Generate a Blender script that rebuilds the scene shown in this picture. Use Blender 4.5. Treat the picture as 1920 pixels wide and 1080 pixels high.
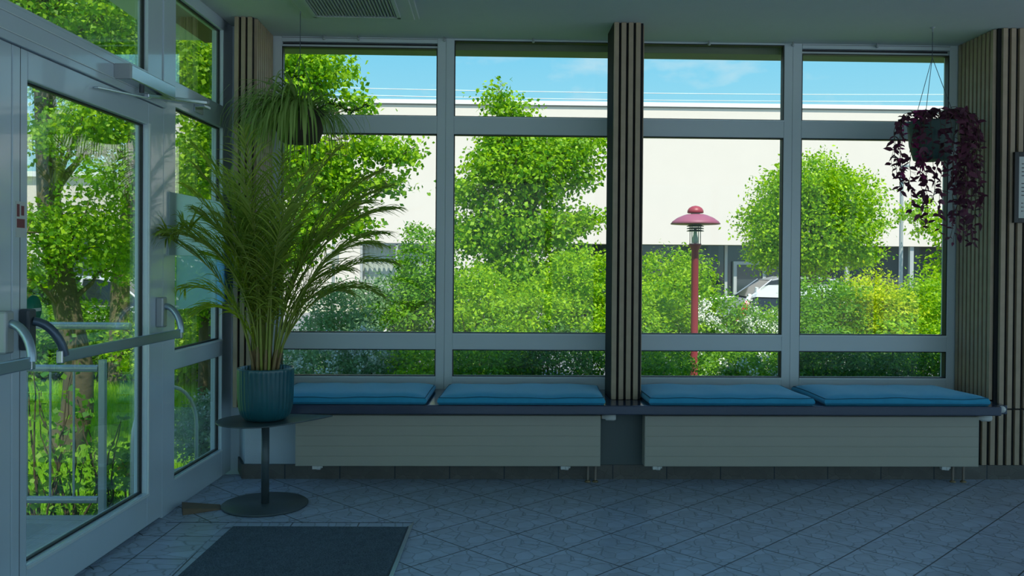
import bpy, math, random
import numpy as np
from mathutils import Vector, Matrix

# ------------------------------------------------------------------ clear
for o in list(bpy.data.objects): bpy.data.objects.remove(o, do_unlink=True)
SC = bpy.context.scene
COL = SC.collection
R = math.radians
rng = np.random.default_rng(7)
random.seed(7)

# ------------------------------------------------------------------ camera
yaw, pitch, roll = R(1.54), R(0.5), R(0.43)
f = Vector((math.sin(yaw)*math.cos(pitch), math.cos(yaw)*math.cos(pitch), -math.sin(pitch)))
r = f.cross(Vector((0, 0, 1))).normalized(); u = r.cross(f)
r2 = r*math.cos(roll) + u*math.sin(roll); u2 = u*math.cos(roll) - r*math.sin(roll)
cd = bpy.data.cameras.new('camera'); cam = bpy.data.objects.new('camera', cd); COL.objects.link(cam)
M = Matrix((r2, u2, -f)).transposed().to_4x4(); M.translation = Vector((0, 0, 1.3))
cam.matrix_world = M
cd.sensor_width = 36; cd.lens = 36*1600/1920; cd.shift_y = -30/1920; cd.clip_end = 500; cd.clip_start = .05
SC.camera = cam

# ------------------------------------------------------------------ view
SC.view_settings.view_transform = 'Standard'; SC.view_settings.look = 'None'
SC.view_settings.gamma = 1.0; SC.view_settings.use_curve_mapping = False
SC.view_settings.exposure = 0.06

# ------------------------------------------------------------------ world: blue sky with light clouds
W = bpy.data.worlds.new('sky'); SC.world = W; W.use_nodes = True
nt = W.node_tree; nt.nodes.clear()
def N(nt, t, **k):
    n = nt.nodes.new(t)
    for a, b in k.items():
        if a in n.inputs: n.inputs[a].default_value = b
        else: setattr(n, a, b)
    return n
out = N(nt, 'ShaderNodeOutputWorld'); bg = N(nt, 'ShaderNodeBackground'); bg.inputs[1].default_value = 1.0
tc = N(nt, 'ShaderNodeTexCoord'); sx = N(nt, 'ShaderNodeSeparateXYZ')
nt.links.new(tc.outputs['Generated'], sx.inputs[0])
rp = N(nt, 'ShaderNodeValToRGB'); nt.links.new(sx.outputs['Z'], rp.inputs[0])
e = rp.color_ramp.elements
e[0].position = 0.0; e[0].color = (.52, .86, .95, 1)
e[1].position = 1.0; e[1].color = (.10, .36, .86, 1)
k = e.new(.13); k.color = (.40, .80, .97, 1)
k = e.new(.28); k.color = (.18, .64, .98, 1)
k = e.new(.45); k.color = (.12, .44, .86, 1)
mp = N(nt, 'ShaderNodeMapping'); mp.inputs['Scale'].default_value = (1.0, 1.0, 2.6); mp.inputs['Location'].default_value = (.31, .12, .55)
nt.links.new(tc.outputs['Generated'], mp.inputs[0])
no = N(nt, 'ShaderNodeTexNoise'); no.inputs['Scale'].default_value = 5.0; no.inputs['Detail'].default_value = 7; no.inputs['Roughness'].default_value = .55
nt.links.new(mp.outputs[0], no.inputs['Vector'])
cr = N(nt, 'ShaderNodeValToRGB'); cr.color_ramp.elements[0].position = .50; cr.color_ramp.elements[1].position = .74
nt.links.new(no.outputs[0], cr.inputs[0])
mx = N(nt, 'ShaderNodeMixRGB'); mx.inputs[2].default_value = (.86, .92, .96, 1)
nt.links.new(cr.outputs[0], mx.inputs[0]); nt.links.new(rp.outputs[0], mx.inputs[1])
nt.links.new(mx.outputs[0], bg.inputs[0]); nt.links.new(bg.outputs[0], out.inputs[0])

# ------------------------------------------------------------------ sun (behind the building, high, from the right)
sd = bpy.data.lights.new('sun', 'SUN'); sd.energy = 5.6; sd.angle = R(.6); sd.color = (1.0, .955, .86)
sun = bpy.data.objects.new('sun', sd); COL.objects.link(sun)
sun.rotation_euler = Vector((-.10, .60, -1.0)).to_track_quat('-Z', 'Y').to_euler()

# ------------------------------------------------------------------ projection helper: pixel on a plane of depth Y -> metres
def at(x, y, Y):
    v = f + r2*((x-960)/1600) + u2*((510-y)/1600)
    p = v*(Y/v.y); return Vector((p.x, Y, p.z+1.3))

# ================================================================== materials
MATS = {}
def mat(name, col, rough=.6, metal=0, spec=.5, vary=0, vscale=8, bump=0, bscale=60, trans=0, coat=0):
    m = bpy.data.materials.new(name); m.use_nodes = True; t = m.node_tree
    b = t.nodes['Principled BSDF']; b.inputs['Base Color'].default_value = (*col, 1)
    b.inputs['Roughness'].default_value = rough; b.inputs['Metallic'].default_value = metal
    b.inputs['Specular IOR Level'].default_value = spec
    if coat: b.inputs['Coat Weight'].default_value = coat
    if vary:
        c = N(t, 'ShaderNodeTexCoord'); n = N(t, 'ShaderNodeTexNoise'); n.inputs['Scale'].default_value = vscale; n.inputs['Detail'].default_value = 5
        t.links.new(c.outputs['Object'], n.inputs['Vector'])
        x = N(t, 'ShaderNodeMixRGB'); x.inputs[1].default_value = (*[v*(1-vary) for v in col], 1); x.inputs[2].default_value = (*[min(1, v*(1+vary)) for v in col], 1)
        t.links.new(n.outputs[0], x.inputs[0]); t.links.new(x.outputs[0], b.inputs['Base Color'])
    if bump:
        c = N(t, 'ShaderNodeTexCoord'); n = N(t, 'ShaderNodeTexNoise'); n.inputs['Scale'].default_value = bscale; n.inputs['Detail'].default_value = 3
        t.links.new(c.outputs['Object'], n.inputs['Vector'])
        bb = N(t, 'ShaderNodeBump'); bb.inputs['Strength'].default_value = bump; bb.inputs['Distance'].default_value = .01
        t.links.new(n.outputs[0], bb.inputs['Height']); t.links.new(bb.outputs[0], b.inputs['Normal'])
    MATS[name] = m; return m

def leafmat(name, c1, c2, trans=.42, rough=.5, spec=.3, shade=.35):
    m = bpy.data.materials.new(name); m.use_nodes = True; t = m.node_tree; t.nodes.clear()
    o = N(t, 'ShaderNodeOutputMaterial'); p = N(t, 'ShaderNodeBsdfPrincipled'); tr = N(t, 'ShaderNodeBsdfTranslucent'); mi = N(t, 'ShaderNodeMixShader')
    g = N(t, 'ShaderNodeNewGeometry'); rm = N(t, 'ShaderNodeMixRGB')
    rm.inputs[1].default_value = (*c1, 1); rm.inputs[2].default_value = (*c2, 1)
    t.links.new(g.outputs['Random Per Island'], rm.inputs[0])
    t.links.new(rm.outputs[0], p.inputs['Base Color'])
    hs = N(t, 'ShaderNodeHueSaturation'); hs.inputs['Saturation'].default_value = 1.1; hs.inputs['Value'].default_value = 1.35; hs.inputs['Hue'].default_value = .49
    t.links.new(rm.outputs[0], hs.inputs['Color']); t.links.new(hs.outputs[0], tr.inputs['Color'])
    p.inputs['Roughness'].default_value = rough; p.inputs['Specular IOR Level'].default_value = spec
    mi.inputs[0].default_value = trans
    t.links.new(p.outputs[0], mi.inputs[1]); t.links.new(tr.outputs[0], mi.inputs[2]); t.links.new(mi.outputs[0], o.inputs[0])
    MATS[name] = m; return m

def glassmat(name, tint, ior=1.5, fr=1.0, rough=.0):
    m = bpy.data.materials.new(name); m.use_nodes = True; t = m.node_tree; t.nodes.clear()
    o = N(t, 'ShaderNodeOutputMaterial'); a = N(t, 'ShaderNodeBsdfTransparent'); g = N(t, 'ShaderNodeBsdfGlossy'); mi = N(t, 'ShaderNodeMixShader'); fn = N(t, 'ShaderNodeFresnel')
    a.inputs[0].default_value = (*tint, 1); g.inputs['Roughness'].default_value = rough; g.inputs[0].default_value = (fr, fr, fr, 1); fn.inputs[0].default_value = ior
    gg = N(t, 'ShaderNodeNewGeometry'); mr = N(t, 'ShaderNodeMapRange'); mr.inputs['To Min'].default_value = ior; mr.inputs['To Max'].default_value = 1/ior
    t.links.new(gg.outputs['Backfacing'], mr.inputs['Value']); t.links.new(mr.outputs[0], fn.inputs[0])   # same reflectance entering and leaving the pane
    t.links.new(fn.outputs[0], mi.inputs[0]); t.links.new(a.outputs[0], mi.inputs[1]); t.links.new(g.outputs[0], mi.inputs[2]); t.links.new(mi.outputs[0], o.inputs[0])
    MATS[name] = m; return m

glassmat('glass', (.965, .99, .97), fr=.28)
glassmat('door_glass', (.95, .985, .965), ior=2.2)
def frostmat(name, tint, col, op, white=.5):
    m = bpy.data.materials.new(name); m.use_nodes = True; t = m.node_tree; t.nodes.clear()
    o = N(t, 'ShaderNodeOutputMaterial'); a = N(t, 'ShaderNodeBsdfTransparent'); a.inputs[0].default_value = (*tint, 1)
    p = N(t, 'ShaderNodeBsdfPrincipled'); p.inputs['Base Color'].default_value = (*col, 1); p.inputs['Roughness'].default_value = .35
    tr = N(t, 'ShaderNodeBsdfTranslucent'); tr.inputs[0].default_value = (*col, 1)
    m1 = N(t, 'ShaderNodeMixShader'); m1.inputs[0].default_value = white; m2 = N(t, 'ShaderNodeMixShader'); m2.inputs[0].default_value = op
    t.links.new(p.outputs[0], m1.inputs[1]); t.links.new(tr.outputs[0], m1.inputs[2])
    t.links.new(a.outputs[0], m2.inputs[1]); t.links.new(m1.outputs[0], m2.inputs[2]); t.links.new(m2.outputs[0], o.inputs[0])
    MATS[name] = m; return m
frostmat('frost', (.9, .95, .95), (.80, .88, .90), .88, .72)
frostmat('veil', (.9, .96, .96), (.55, .78, .88), .38, .7)
frostmat('blue_reflection', (.7, .85, 1), (.50, .76, .98), .88, .75)

mat('frame_paint', (.60, .67, .69), .32, spec=.5, vary=.04, vscale=3)
mat('frame_bead', (.70, .76, .78), .3)
mat('gasket', (.012, .014, .018), .5)
mat('door_paint', (.60, .70, .78), .16, coat=.4, vary=.04, vscale=3)
mat('ceiling_paint', (.62, .68, .66), .9, vary=.03, bump=.15, bscale=180)
mat('plaster_shade', (.12, .15, .15), .7)
mat('plaster', (.50, .56, .62), .85, vary=.06, vscale=5, bump=.2, bscale=150)
mat('slat_wood', (.42, .32, .22), .6, vary=.18, vscale=14)
mat('slat_felt', (.018, .018, .02), .95)
mat('bench_top', (.035, .045, .085), .14, spec=.9, vary=.1, bump=.05, bscale=200)
mat('cushion_fabric', (.028, .33, .55), .8, vary=.12, vscale=30, bump=.25, bscale=700)
mat('cushion_piping', (.01, .10, .17), .8)
mat('radiator_paint', (.43, .41, .34), .4, vary=.03)
mat('white_plastic', (.75, .75, .72), .4)
mat('brass', (.35, .27, .16), .4, metal=.8)
mat('copper_pipe', (.28, .22, .18), .5, metal=.4)
mat('steel', (.60, .65, .70), .25, metal=.9)
mat('bar_metal', (.42, .52, .62), .28, metal=.75)
mat('grey_metal', (.45, .48, .50), .4, metal=.3)
mat('dark_box', (.06, .075, .09), .4)
mat('arm_dark', (.10, .14, .19), .35, metal=.5)
mat('table_metal', (.075, .10, .11), .38, metal=.2, vary=.1)
mat('soil', (.03, .022, .015), .95, bump=1, bscale=40)
mat('mat_rubber', (.02, .03, .04), .6)
mat('wedge_wood', (.17, .125, .08), .7, vary=.3, vscale=20)
mat('sticker_green', (.0, .20, .12), .4)
mat('sticker_pale', (.45, .55, .50), .5)
mat('paper', (.62, .66, .62), .7)
mat('ink', (.12, .12, .12), .7)
mat('sticker_red', (.24, .06, .07), .5)
mat('black_frame', (.012, .012, .014), .35)
mat('string', (.08, .10, .13), .7)
mat('pale_string', (.45, .45, .42), .7)
mat('basket_pot', (.05, .11, .10), .55)
mat('brown_basket', (.05, .04, .025), .8)
mat('ac_white', (.55, .60, .60), .45)
mat('ac_grille', (.45, .48, .48), .5)
mat('ac_dark', (.03, .04, .04), .7)
mat('soffit_wood', (.22, .15, .09), .7, vary=.2)
mat('shutter', (.24, .25, .19), .6)
mat('concrete_slab', (.42, .42, .41), .9, vary=.12, vscale=4, bump=.2)
mat('bounce_paving', (.55, .56, .57), .9, vary=.08, vscale=2)
mat('asphalt', (.22, .22, .23), .95, vary=.15, vscale=3)
mat('gal_rail', (.55, .57, .58), .35, metal=.5)
mat('facade', (.79, .69, .62), .9, vary=.025, vscale=1.2)
mat('facade_cap', (.85, .83, .80), .7)
mat('cap_line', (.25, .24, .23), .8)
mat('dark_panel', (.045, .05, .055), .5)
mat('far_glass', (.03, .045, .05), .06, spec=.8)
mat('far_frame', (.45, .46, .46), .5)
mat('curtain', (.60, .60, .58), .9)
mat('lamp_red', (.36, .045, .065), .45)
mat('lamp_shade_red', (.34, .095, .15), .5)
mat('louver', (.12, .10, .11), .4)
mat('bulb_white', (.8, .78, .72), .4)
mat('wire', (.80, .86, .90), .5)
mat('car_white', (.80, .80, .80), .2, coat=.6)
mat('car_silver', (.50, .52, .54), .25, metal=.3, coat=.6)
mat('car_glass', (.02, .03, .035), .05)
mat('tyre', (.02, .02, .02), .8)
mat('tail_red', (.55, .01, .01), .25)
mat('bark', (.16, .12, .075), .95, vary=.5, vscale=9, bump=1, bscale=30)
mat('bark_pale', (.13, .105, .06), .95, vary=.35, vscale=7, bump=.8, bscale=20)
mat('twig', (.09, .065, .035), .9)
mat('flower_white', (.85, .85, .78), .8)
mat('flower_yellow', (.75, .38, .03), .8)
mat('flower_pale', (.62, .64, .60), .8)
mat('cane', (.30, .34, .06), .55)
mat('cane_low', (.30, .21, .09), .6)
mat('pole_grey', (.45, .47, .48), .5, metal=.3)
bs = MATS['cushion_fabric'].node_tree.nodes['Principled BSDF']; bs.inputs['Sheen Weight'].default_value = .7; bs.inputs['Sheen Roughness'].default_value = .35; bs.inputs['Sheen Tint'].default_value = (.5, .8, 1, 1)
leafmat('leaf_bright', (.10, .30, .006), (.46, .68, .012))
leafmat('leaf_mid', (.05, .21, .01), (.28, .52, .025))
leafmat('leaf_dark', (.03, .12, .02), (.13, .30, .04))
leafmat('leaf_yellow', (.34, .50, .01), (.75, .78, .02))
leafmat('leaf_grey', (.13, .26, .12), (.30, .44, .24))
leafmat('leaf_tree', (.08, .27, .01), (.43, .66, .02))
leafmat('leaf_palm', (.16, .26, .035), (.44, .52, .10), trans=.5, rough=.35)
leafmat('leaf_palm_pale', (.30, .42, .03), (.52, .60, .07), trans=.4)
leafmat('leaf_spider', (.18, .32, .06), (.48, .60, .22), trans=.35)
leafmat('leaf_purple', (.07, .02, .04), (.17, .05, .09), trans=.3)
leafmat('leaf_wine', (.30, .03, .14), (.42, .06, .22), trans=.4)
leafmat('grass_blade', (.22, .46, .02), (.45, .70, .06), trans=.5)

# carpet mat
m = mat('carpet', (.03, .045, .06), .95); t = m.node_tree; b = t.nodes['Principled BSDF']
c = N(t, 'ShaderNodeTexCoord'); n1 = N(t, 'ShaderNodeTexNoise'); n1.inputs['Scale'].default_value = 260; n1.inputs['Detail'].default_value = 2
n2 = N(t, 'ShaderNodeTexNoise'); n2.inputs['Scale'].default_value = 22; n2.inputs['Detail'].default_value = 4
t.links.new(c.outputs['Object'], n1.inputs[0]); t.links.new(c.outputs['Object'], n2.inputs[0])
x1 = N(t, 'ShaderNodeMixRGB', blend_type='MULTIPLY'); x1.inputs[0].default_value = 1
rr = N(t, 'ShaderNodeValToRGB'); rr.color_ramp.elements[0].color = (.035, .055, .07, 1); rr.color_ramp.elements[0].position = .35; rr.color_ramp.elements[1].color = (.13, .18, .23, 1); rr.color_ramp.elements[1].position = .65
r3 = N(t, 'ShaderNodeValToRGB'); r3.color_ramp.elements[0].color = (.6, .6, .6, 1); r3.color_ramp.elements[1].color = (1.2, 1.2, 1.2, 1)
t.links.new(n1.outputs[0], rr.inputs[0]); t.links.new(n2.outputs[0], r3.inputs[0]); t.links.new(rr.outputs[0], x1.inputs[1]); t.links.new(r3.outputs[0], x1.inputs[2])
t.links.new(x1.outputs[0], b.inputs['Base Color'])
bb = N(t, 'ShaderNodeBump'); bb.inputs['Strength'].default_value = .8; bb.inputs['Distance'].default_value = .004; t.links.new(n1.outputs[0], bb.inputs['Height']); t.links.new(bb.outputs[0], b.inputs['Normal'])

# floor tiles: rectangular grid turned by 'ang', embossed flagstone pattern inside each tile
def tilemat(name, ang, ox, oy, pu, pv, col, seed=0, rough=.33, up='Y', crack=.42):
    m = bpy.data.materials.new(name); m.use_nodes = True; t = m.node_tree; b = t.nodes['Principled BSDF']; L = t.links.new
    c = N(t, 'ShaderNodeTexCoord'); mp = N(t, 'ShaderNodeMapping', vector_type='POINT')
    mp.inputs['Rotation'].default_value = (0, 0, -ang)
    L(c.outputs['Object'], mp.inputs[0]); s = N(t, 'ShaderNodeSeparateXYZ'); L(mp.outputs[0], s.inputs[0])
    def mth(op, a, b_=None, c_=None):
        n = N(t, 'ShaderNodeMath', operation=op)
        for i, v in enumerate((a, b_, c_)):
            if v is None: continue
            if isinstance(v, (int, float)): n.inputs[i].default_value = v
            else: L(v, n.inputs[i])
        return n.outputs[0]
    uu = mth('DIVIDE', mth('SUBTRACT', s.outputs['X'], ox), pu); vv = mth('DIVIDE', mth('SUBTRACT', s.outputs[up], oy), pv)
    fu = mth('FRACT', uu); fv = mth('FRACT', vv)
    du = mth('MULTIPLY', mth('MINIMUM', fu, mth('SUBTRACT', 1.0, fu)), pu); dv = mth('MULTIPLY', mth('MINIMUM', fv, mth('SUBTRACT', 1.0, fv)), pv)
    d = mth('MINIMUM', du, dv)
    gr = N(t, 'ShaderNodeMapRange'); gr.inputs['From Min'].default_value = .0020; gr.inputs['From Max'].default_value = .0040; L(d, gr.inputs['Value'])
    # flagstone relief repeated tile by tile
    cb = N(t, 'ShaderNodeCombineXYZ'); L(fu, cb.inputs[0]); L(fv, cb.inputs[1])
    nn = N(t, 'ShaderNodeTexNoise'); nn.inputs['Scale'].default_value = 6; L(cb.outputs[0], nn.inputs[0])
    av = N(t, 'ShaderNodeVectorMath', operation='MULTIPLY_ADD'); L(nn.outputs['Color'], av.inputs[0]); av.inputs[1].default_value = (.10, .10, 0); L(cb.outputs[0], av.inputs[2])
    v = N(t, 'ShaderNodeTexVoronoi', feature='DISTANCE_TO_EDGE'); v.inputs['Scale'].default_value = 4.3; v.inputs['Randomness'].default_value = 1; L(av.outputs[0], v.inputs['Vector'])
    ck = N(t, 'ShaderNodeMapRange'); ck.inputs['From Max'].default_value = .045; L(v.outputs['Distance'], ck.inputs['Value'])
    vc = N(t, 'ShaderNodeTexVoronoi', feature='F1'); vc.inputs['Scale'].default_value = 4.3; vc.inputs['Randomness'].default_value = 1; L(av.outputs[0], vc.inputs['Vector'])
    sc = N(t, 'ShaderNodeSeparateXYZ'); L(vc.outputs['Color'], sc.inputs[0])
    n2 = N(t, 'ShaderNodeTexNoise'); n2.inputs['Scale'].default_value = 14; n2.inputs['Detail'].default_value = 6; L(c.outputs['Object'], n2.inputs[0])
    val = mth('ADD', mth('MULTIPLY', sc.outputs[0], .22), mth('MULTIPLY', n2.outputs[0], .5))
    mx = N(t, 'ShaderNodeMixRGB'); mx.inputs[1].default_value = (*[q*.60 for q in col], 1); mx.inputs[2].default_value = (*[min(1,q*1.45) for q in col], 1); L(val, mx.inputs[0])
    m2 = N(t, 'ShaderNodeMixRGB', blend_type='MULTIPLY'); m2.inputs[0].default_value = crack; L(mx.outputs[0], m2.inputs[1]); L(ck.outputs[0], m2.inputs[2])
    m3 = N(t, 'ShaderNodeMixRGB'); m3.inputs[1].default_value = (.02, .03, .045, 1); L(gr.outputs[0], m3.inputs[0]); L(m2.outputs[0], m3.inputs[2])
    L(m3.outputs[0], b.inputs['Base Color'])
    hh = mth('ADD', mth('MULTIPLY', gr.outputs[0], 1.0), mth('MULTIPLY', ck.outputs[0], .45))
    hh = mth('ADD', hh, mth('MULTIPLY', n2.outputs[0], .5))
    bp = N(t, 'ShaderNodeBump'); bp.inputs['Strength'].default_value = .45; bp.inputs['Distance'].default_value = .004; L(hh, bp.inputs['Height']); L(bp.outputs[0], b.inputs['Normal'])
    rg = N(t, 'ShaderNodeMapRange'); rg.inputs['To Min'].default_value = rough+.06; rg.inputs['To Max'].default_value = rough-.05
    L(ck.outputs[0], rg.inputs['Value']); L(rg.outputs[0], b.inputs['Roughness'])
    MATS[name] = m; return m
TC = (.44, .53, .68)
tilemat('floor_tile', R(43.4), 2.933-.328*20, 2.265-.3095*40, .328, .3095, TC)
tilemat('strip_tile', R(-2.6), -1.6-.31*10-.12, 4.30-.31*20+.012, .62, .31, TC)
tilemat('border_tile', R(0), -1.30-.33*10, 4.0, .33, .6, TC)
tilemat('skirting_tile', 0, -3.2, -.24, .33, .33, (.13, .12, .105), rough=.5, up='Z', crack=.0)

# lawn / ground
m = mat('lawn_soil', (.13, .30, .03), .95); t = m.node_tree; b = t.nodes['Principled BSDF']
c = N(t, 'ShaderNodeTexCoord'); n1 = N(t, 'ShaderNodeTexNoise'); n1.inputs['Scale'].default_value = 3; n1.inputs['Detail'].default_value = 8
t.links.new(c.outputs['Object'], n1.inputs[0]); rr = N(t, 'ShaderNodeValToRGB'); rr.color_ramp.elements[0].position = .3; rr.color_ramp.elements[1].position = .7
rr.color_ramp.elements[0].color = (.10, .22, .025, 1); rr.color_ramp.elements[1].color = (.26, .44, .05, 1); t.links.new(n1.outputs[0], rr.inputs[0]); t.links.new(rr.outputs[0], b.inputs['Base Color'])

# pot ceramic
m = mat('pot_glaze', (.012, .10, .125), .3, coat=.3, vary=.25, vscale=12)

# ================================================================== mesh helpers
class MB:
    def __init__(s): s.v = []; s.f = []; s.sm = []
    def add(s, vs, fs, smooth=False):
        o = len(s.v); s.v += [tuple(p) for p in vs]; s.f += [tuple(i+o for i in q) for q in fs]; s.sm += [smooth]*len(fs); return s
    def box(s, x0, x1, y0, y1, z0, z1, rot=None, cen=None):
        vs = [Vector(p) for p in ((x0,y0,z0),(x1,y0,z0),(x1,y1,z0),(x0,y1,z0),(x0,y0,z1),(x1,y0,z1),(x1,y1,z1),(x0,y1,z1))]
        if rot is not None:
            cen = Vector(cen) if cen is not None else Vector(((x0+x1)/2, (y0+y1)/2, (z0+z1)/2))
            vs = [rot @ (p-cen)+cen for p in vs]
        return s.add(vs, [(0,3,2,1),(4,5,6,7),(0,1,5,4),(1,2,6,5),(2,3,7,6),(3,0,4,7)])
    def tube(s, pts, rad, n=8, cap=True):
        pts = [Vector(p) for p in pts]
        if isinstance(rad, (int, float)): rad = [rad]*len(pts)
        rings = []; up = None
        for i, p in enumerate(pts):
            d = (pts[min(i+1, len(pts)-1)]-pts[max(i-1, 0)])
            if d.length < 1e-9: d = Vector((0, 0, 1))
            d.normalize()
            if up is None: up = Vector((0, 0, 1)) if abs(d.z) < .9 else Vector((1, 0, 0))
            a = d.cross(up)
            if a.length < 1e-4: a = d.cross(Vector((0, 1, 0)))
            a.normalize(); bb = a.cross(d).normalized(); up = bb
            rings.append([p+(a*math.cos(2*math.pi*k/n)+bb*math.sin(2*math.pi*k/n))*rad[i] for k in range(n)])
        vs = [q for rg in rings for q in rg]; fs = []
        for i in range(len(pts)-1):
            for k in range(n): fs.append((i*n+k, i*n+(k+1) % n, (i+1)*n+(k+1) % n, (i+1)*n+k))
        s.add(vs, fs, True)
        if cap:
            s.add(rings[0], [tuple(range(n))]); s.add(rings[-1], [tuple(reversed(range(n)))])
        return s
    def lathe(s, prof, cen=(0, 0, 0), n=32, mod=None, axis='z', cap=True):
        cx, cy, cz = cen; vs = []
        for (rr, z) in prof:
            for k in range(n):
                a = 2*math.pi*k/n; q = rr*(mod(a, z) if mod else 1)
                p = (q*math.cos(a), q*math.sin(a), z)
                if axis == 'x': p = (p[2], p[0], p[1])
                if axis == 'y': p = (p[0], p[2], p[1])
                vs.append((cx+p[0], cy+p[1], cz+p[2]))
        fs = []
        for i in range(len(prof)-1):
            for k in range(n): fs.append((i*n+k, i*n+(k+1) % n, (i+1)*n+(k+1) % n, (i+1)*n+k))
        if cap: fs.append(tuple(reversed(range(n)))); fs.append(tuple((len(prof)-1)*n+k for k in range(n)))
        return s.add(vs, fs, True)
    def prism(s, poly, z0, z1):
        n = len(poly); vs = [(p[0], p[1], z0) for p in poly]+[(p[0], p[1], z1) for p in poly]
        return s.add(vs, [tuple(reversed(range(n))), tuple(range(n, 2*n))]+[(k, (k+1) % n, n+(k+1) % n, n+k) for k in range(n)])
    def build(s, name, material, parent=None, bevel=0, loc=None):
        me = bpy.data.meshes.new(name); me.from_pydata(s.v, [], s.f); me.update()
        me.polygons.foreach_set('use_smooth', s.sm)
        o = bpy.data.objects.new(name, me); COL.objects.link(o)
        if isinstance(material, str): material = MATS[material]
        me.materials.append(material)
        if bevel:
            bm_ = o.modifiers.new('bevel', 'BEVEL'); bm_.width = bevel; bm_.segments = 2; bm_.limit_method = 'ANGLE'
        if parent: o.parent = parent
        if loc: o.location = loc
        return o

def arr_mesh(name, V, Fq, material, parent=None, k=4, smooth=False):
    me = bpy.data.meshes.new(name); V = np.asarray(V, dtype=np.float32); Fq = np.asarray(Fq, dtype=np.int32)
    me.vertices.add(len(V)); me.vertices.foreach_set('co', V.ravel())
    me.loops.add(Fq.size); me.loops.foreach_set('vertex_index', Fq.ravel())
    me.polygons.add(len(Fq)); me.polygons.foreach_set('loop_start', np.arange(0, Fq.size, k, dtype=np.int32)); me.polygons.foreach_set('loop_total', np.full(len(Fq), k, dtype=np.int32))
    me.update(calc_edges=True); me.validate()
    o = bpy.data.objects.new(name, me); COL.objects.link(o); me.materials.append(MATS[material])
    if parent: o.parent = parent
    return o

def unit(a): return a/np.maximum(np.linalg.norm(a, axis=1, keepdims=True), 1e-9)
def leaf_arrays(P, size, asp=.55, up=.5, outdir=None, droop=0.0, jitter=.35):
    """rhombic leaves: P (n,3) base points"""
    n = len(P); nr = unit(rng.normal(size=(n, 3))+np.array([0, 0, up*1.6]) + (outdir*.8 if outdir is not None else 0))
    d = rng.normal(size=(n, 3)); 
    if outdir is not None: d = d+outdir*1.2
    d[:, 2] -= droop
    d = unit(d-(d*nr).sum(1, keepdims=True)*nr); s = np.cross(nr, d)
    L = size*(1+jitter*rng.uniform(-1, 1, size=(n, 1))); w = L*asp*.5
    a = P; b = P+d*L*.45+s*w; c = P+d*L-nr*L*.12; e = P+d*L*.45-s*w
    V = np.stack([a, b, c, e], 1).reshape(-1, 3); F_ = np.arange(4*n).reshape(n, 4)
    return V, F_

def clump_points(blobs, n, cl=26, cr=.13, shell=.55):
    """clusters of leaf points over a list of ellipsoids (cx,cy,cz,rx,ry,rz)"""
    B = np.array(blobs, float); vol = (B[:, 3]*B[:, 4]+B[:, 4]*B[:, 5]+B[:, 3]*B[:, 5]); w = vol/vol.sum()
    nc = max(1, n//cl); idx = rng.choice(len(B), nc, p=w)
    dirs = unit(rng.normal(size=(nc, 3))); rad = 1-shell*rng.uniform(0, 1, size=(nc, 1))**1.6
    wob = 1+.18*np.sin(dirs[:, :1]*7+idx[:, None]*2.1)*np.cos(dirs[:, 2:3]*6+idx[:, None])
    C0 = B[idx, :3]+dirs*rad*B[idx, 3:6]*wob
    P = np.repeat(C0, cl, 0); O = np.repeat(dirs, cl, 0)
    P = P+rng.normal(size=P.shape)*cr*np.array([1, 1, .55])
    return P, O

def foliage(name, blobs, n, size, material, parent=None, cl=26, cr=.13, shell=.55, asp=.55, up=.4, droop=.2, zmin=-.5):
    P, O = clump_points(blobs, n, cl, cr, shell); keep = P[:, 2] > zmin+.02; P = P[keep]; O = O[keep]
    V, F_ = leaf_arrays(P, size, asp, up, O*.6, droop)
    return arr_mesh(name, V, F_, material, parent)

def tag(o, label=None, cat=None, group=None, kind=None):
    if label: o['label'] = label
    if cat: o['category'] = cat
    if group: o['group'] = group
    if kind: o['kind'] = kind
    return o
def empty(name, loc=(0, 0, 0), rz=0):
    o = bpy.data.objects.new(name, None); COL.objects.link(o); o.location = loc; o.rotation_euler = (0, 0, rz); o.empty_display_size = .1; return o
def thing(name, label, cat, loc=(0, 0, 0), rz=0, group=None): return tag(empty(name, loc, rz), label, cat, group)
def struct(o): return tag(o, kind='structure')
def place(p, *objs):
    for o in objs: o.parent = p

# ================================================================== dimensions
FY = 5.17      # front face of the lower wall, pillars
WY = 5.58      # inner face of the window frames
CZ = 2.77      # ceiling
DX, DA = -1.8485, -math.atan(.045)     # door wall: line through (DX,0), turned DA
GZ = -.5       # garden ground
def dw(y): return DX+.045*y

# ================================================================== room shell
struct(MB().prism([(dw(-4)-.05, -4), (7.1, -4), (7.1, FY+.1), (dw(FY+.1)-.0, FY+.1), (dw(FY)-.05, FY)], -.25, 0).build('floor', 'floor_tile'))
# inlaid tile strips beside the door and behind the mat
fl = MB().prism([(dw(1.5)+.03, 1.5), (-1.400, 1.5), (-1.292, 4.285), (dw(4.285)+.03, 4.285)], .0, .0016).build('trim_1', 'strip_tile'); struct(fl)
fl = MB().prism([(-1.292, 4.19), (-.367, 4.19), (-.365, 4.275), (-1.288, 4.282)], .0, .0018).build('trim_2', 'border_tile'); struct(fl)
struct(MB().prism([(-1.60, 4.284), (-.366, 4.277), (-.366, 4.284), (-1.60, 4.291)], .0, .0022).build('trim_14', 'gasket'))
fl = MB().prism([(-1.392, 1.5), (-1.352, 1.5), (-1.243, 4.20), (-1.288, 4.20)], .0, .0018).build('trim_3', 'border_tile'); struct(fl)
struct(MB().box(-2.15, 7.2, -4.2, 5.72, CZ, 3.35).build('ceiling', 'ceiling_paint'))
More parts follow.
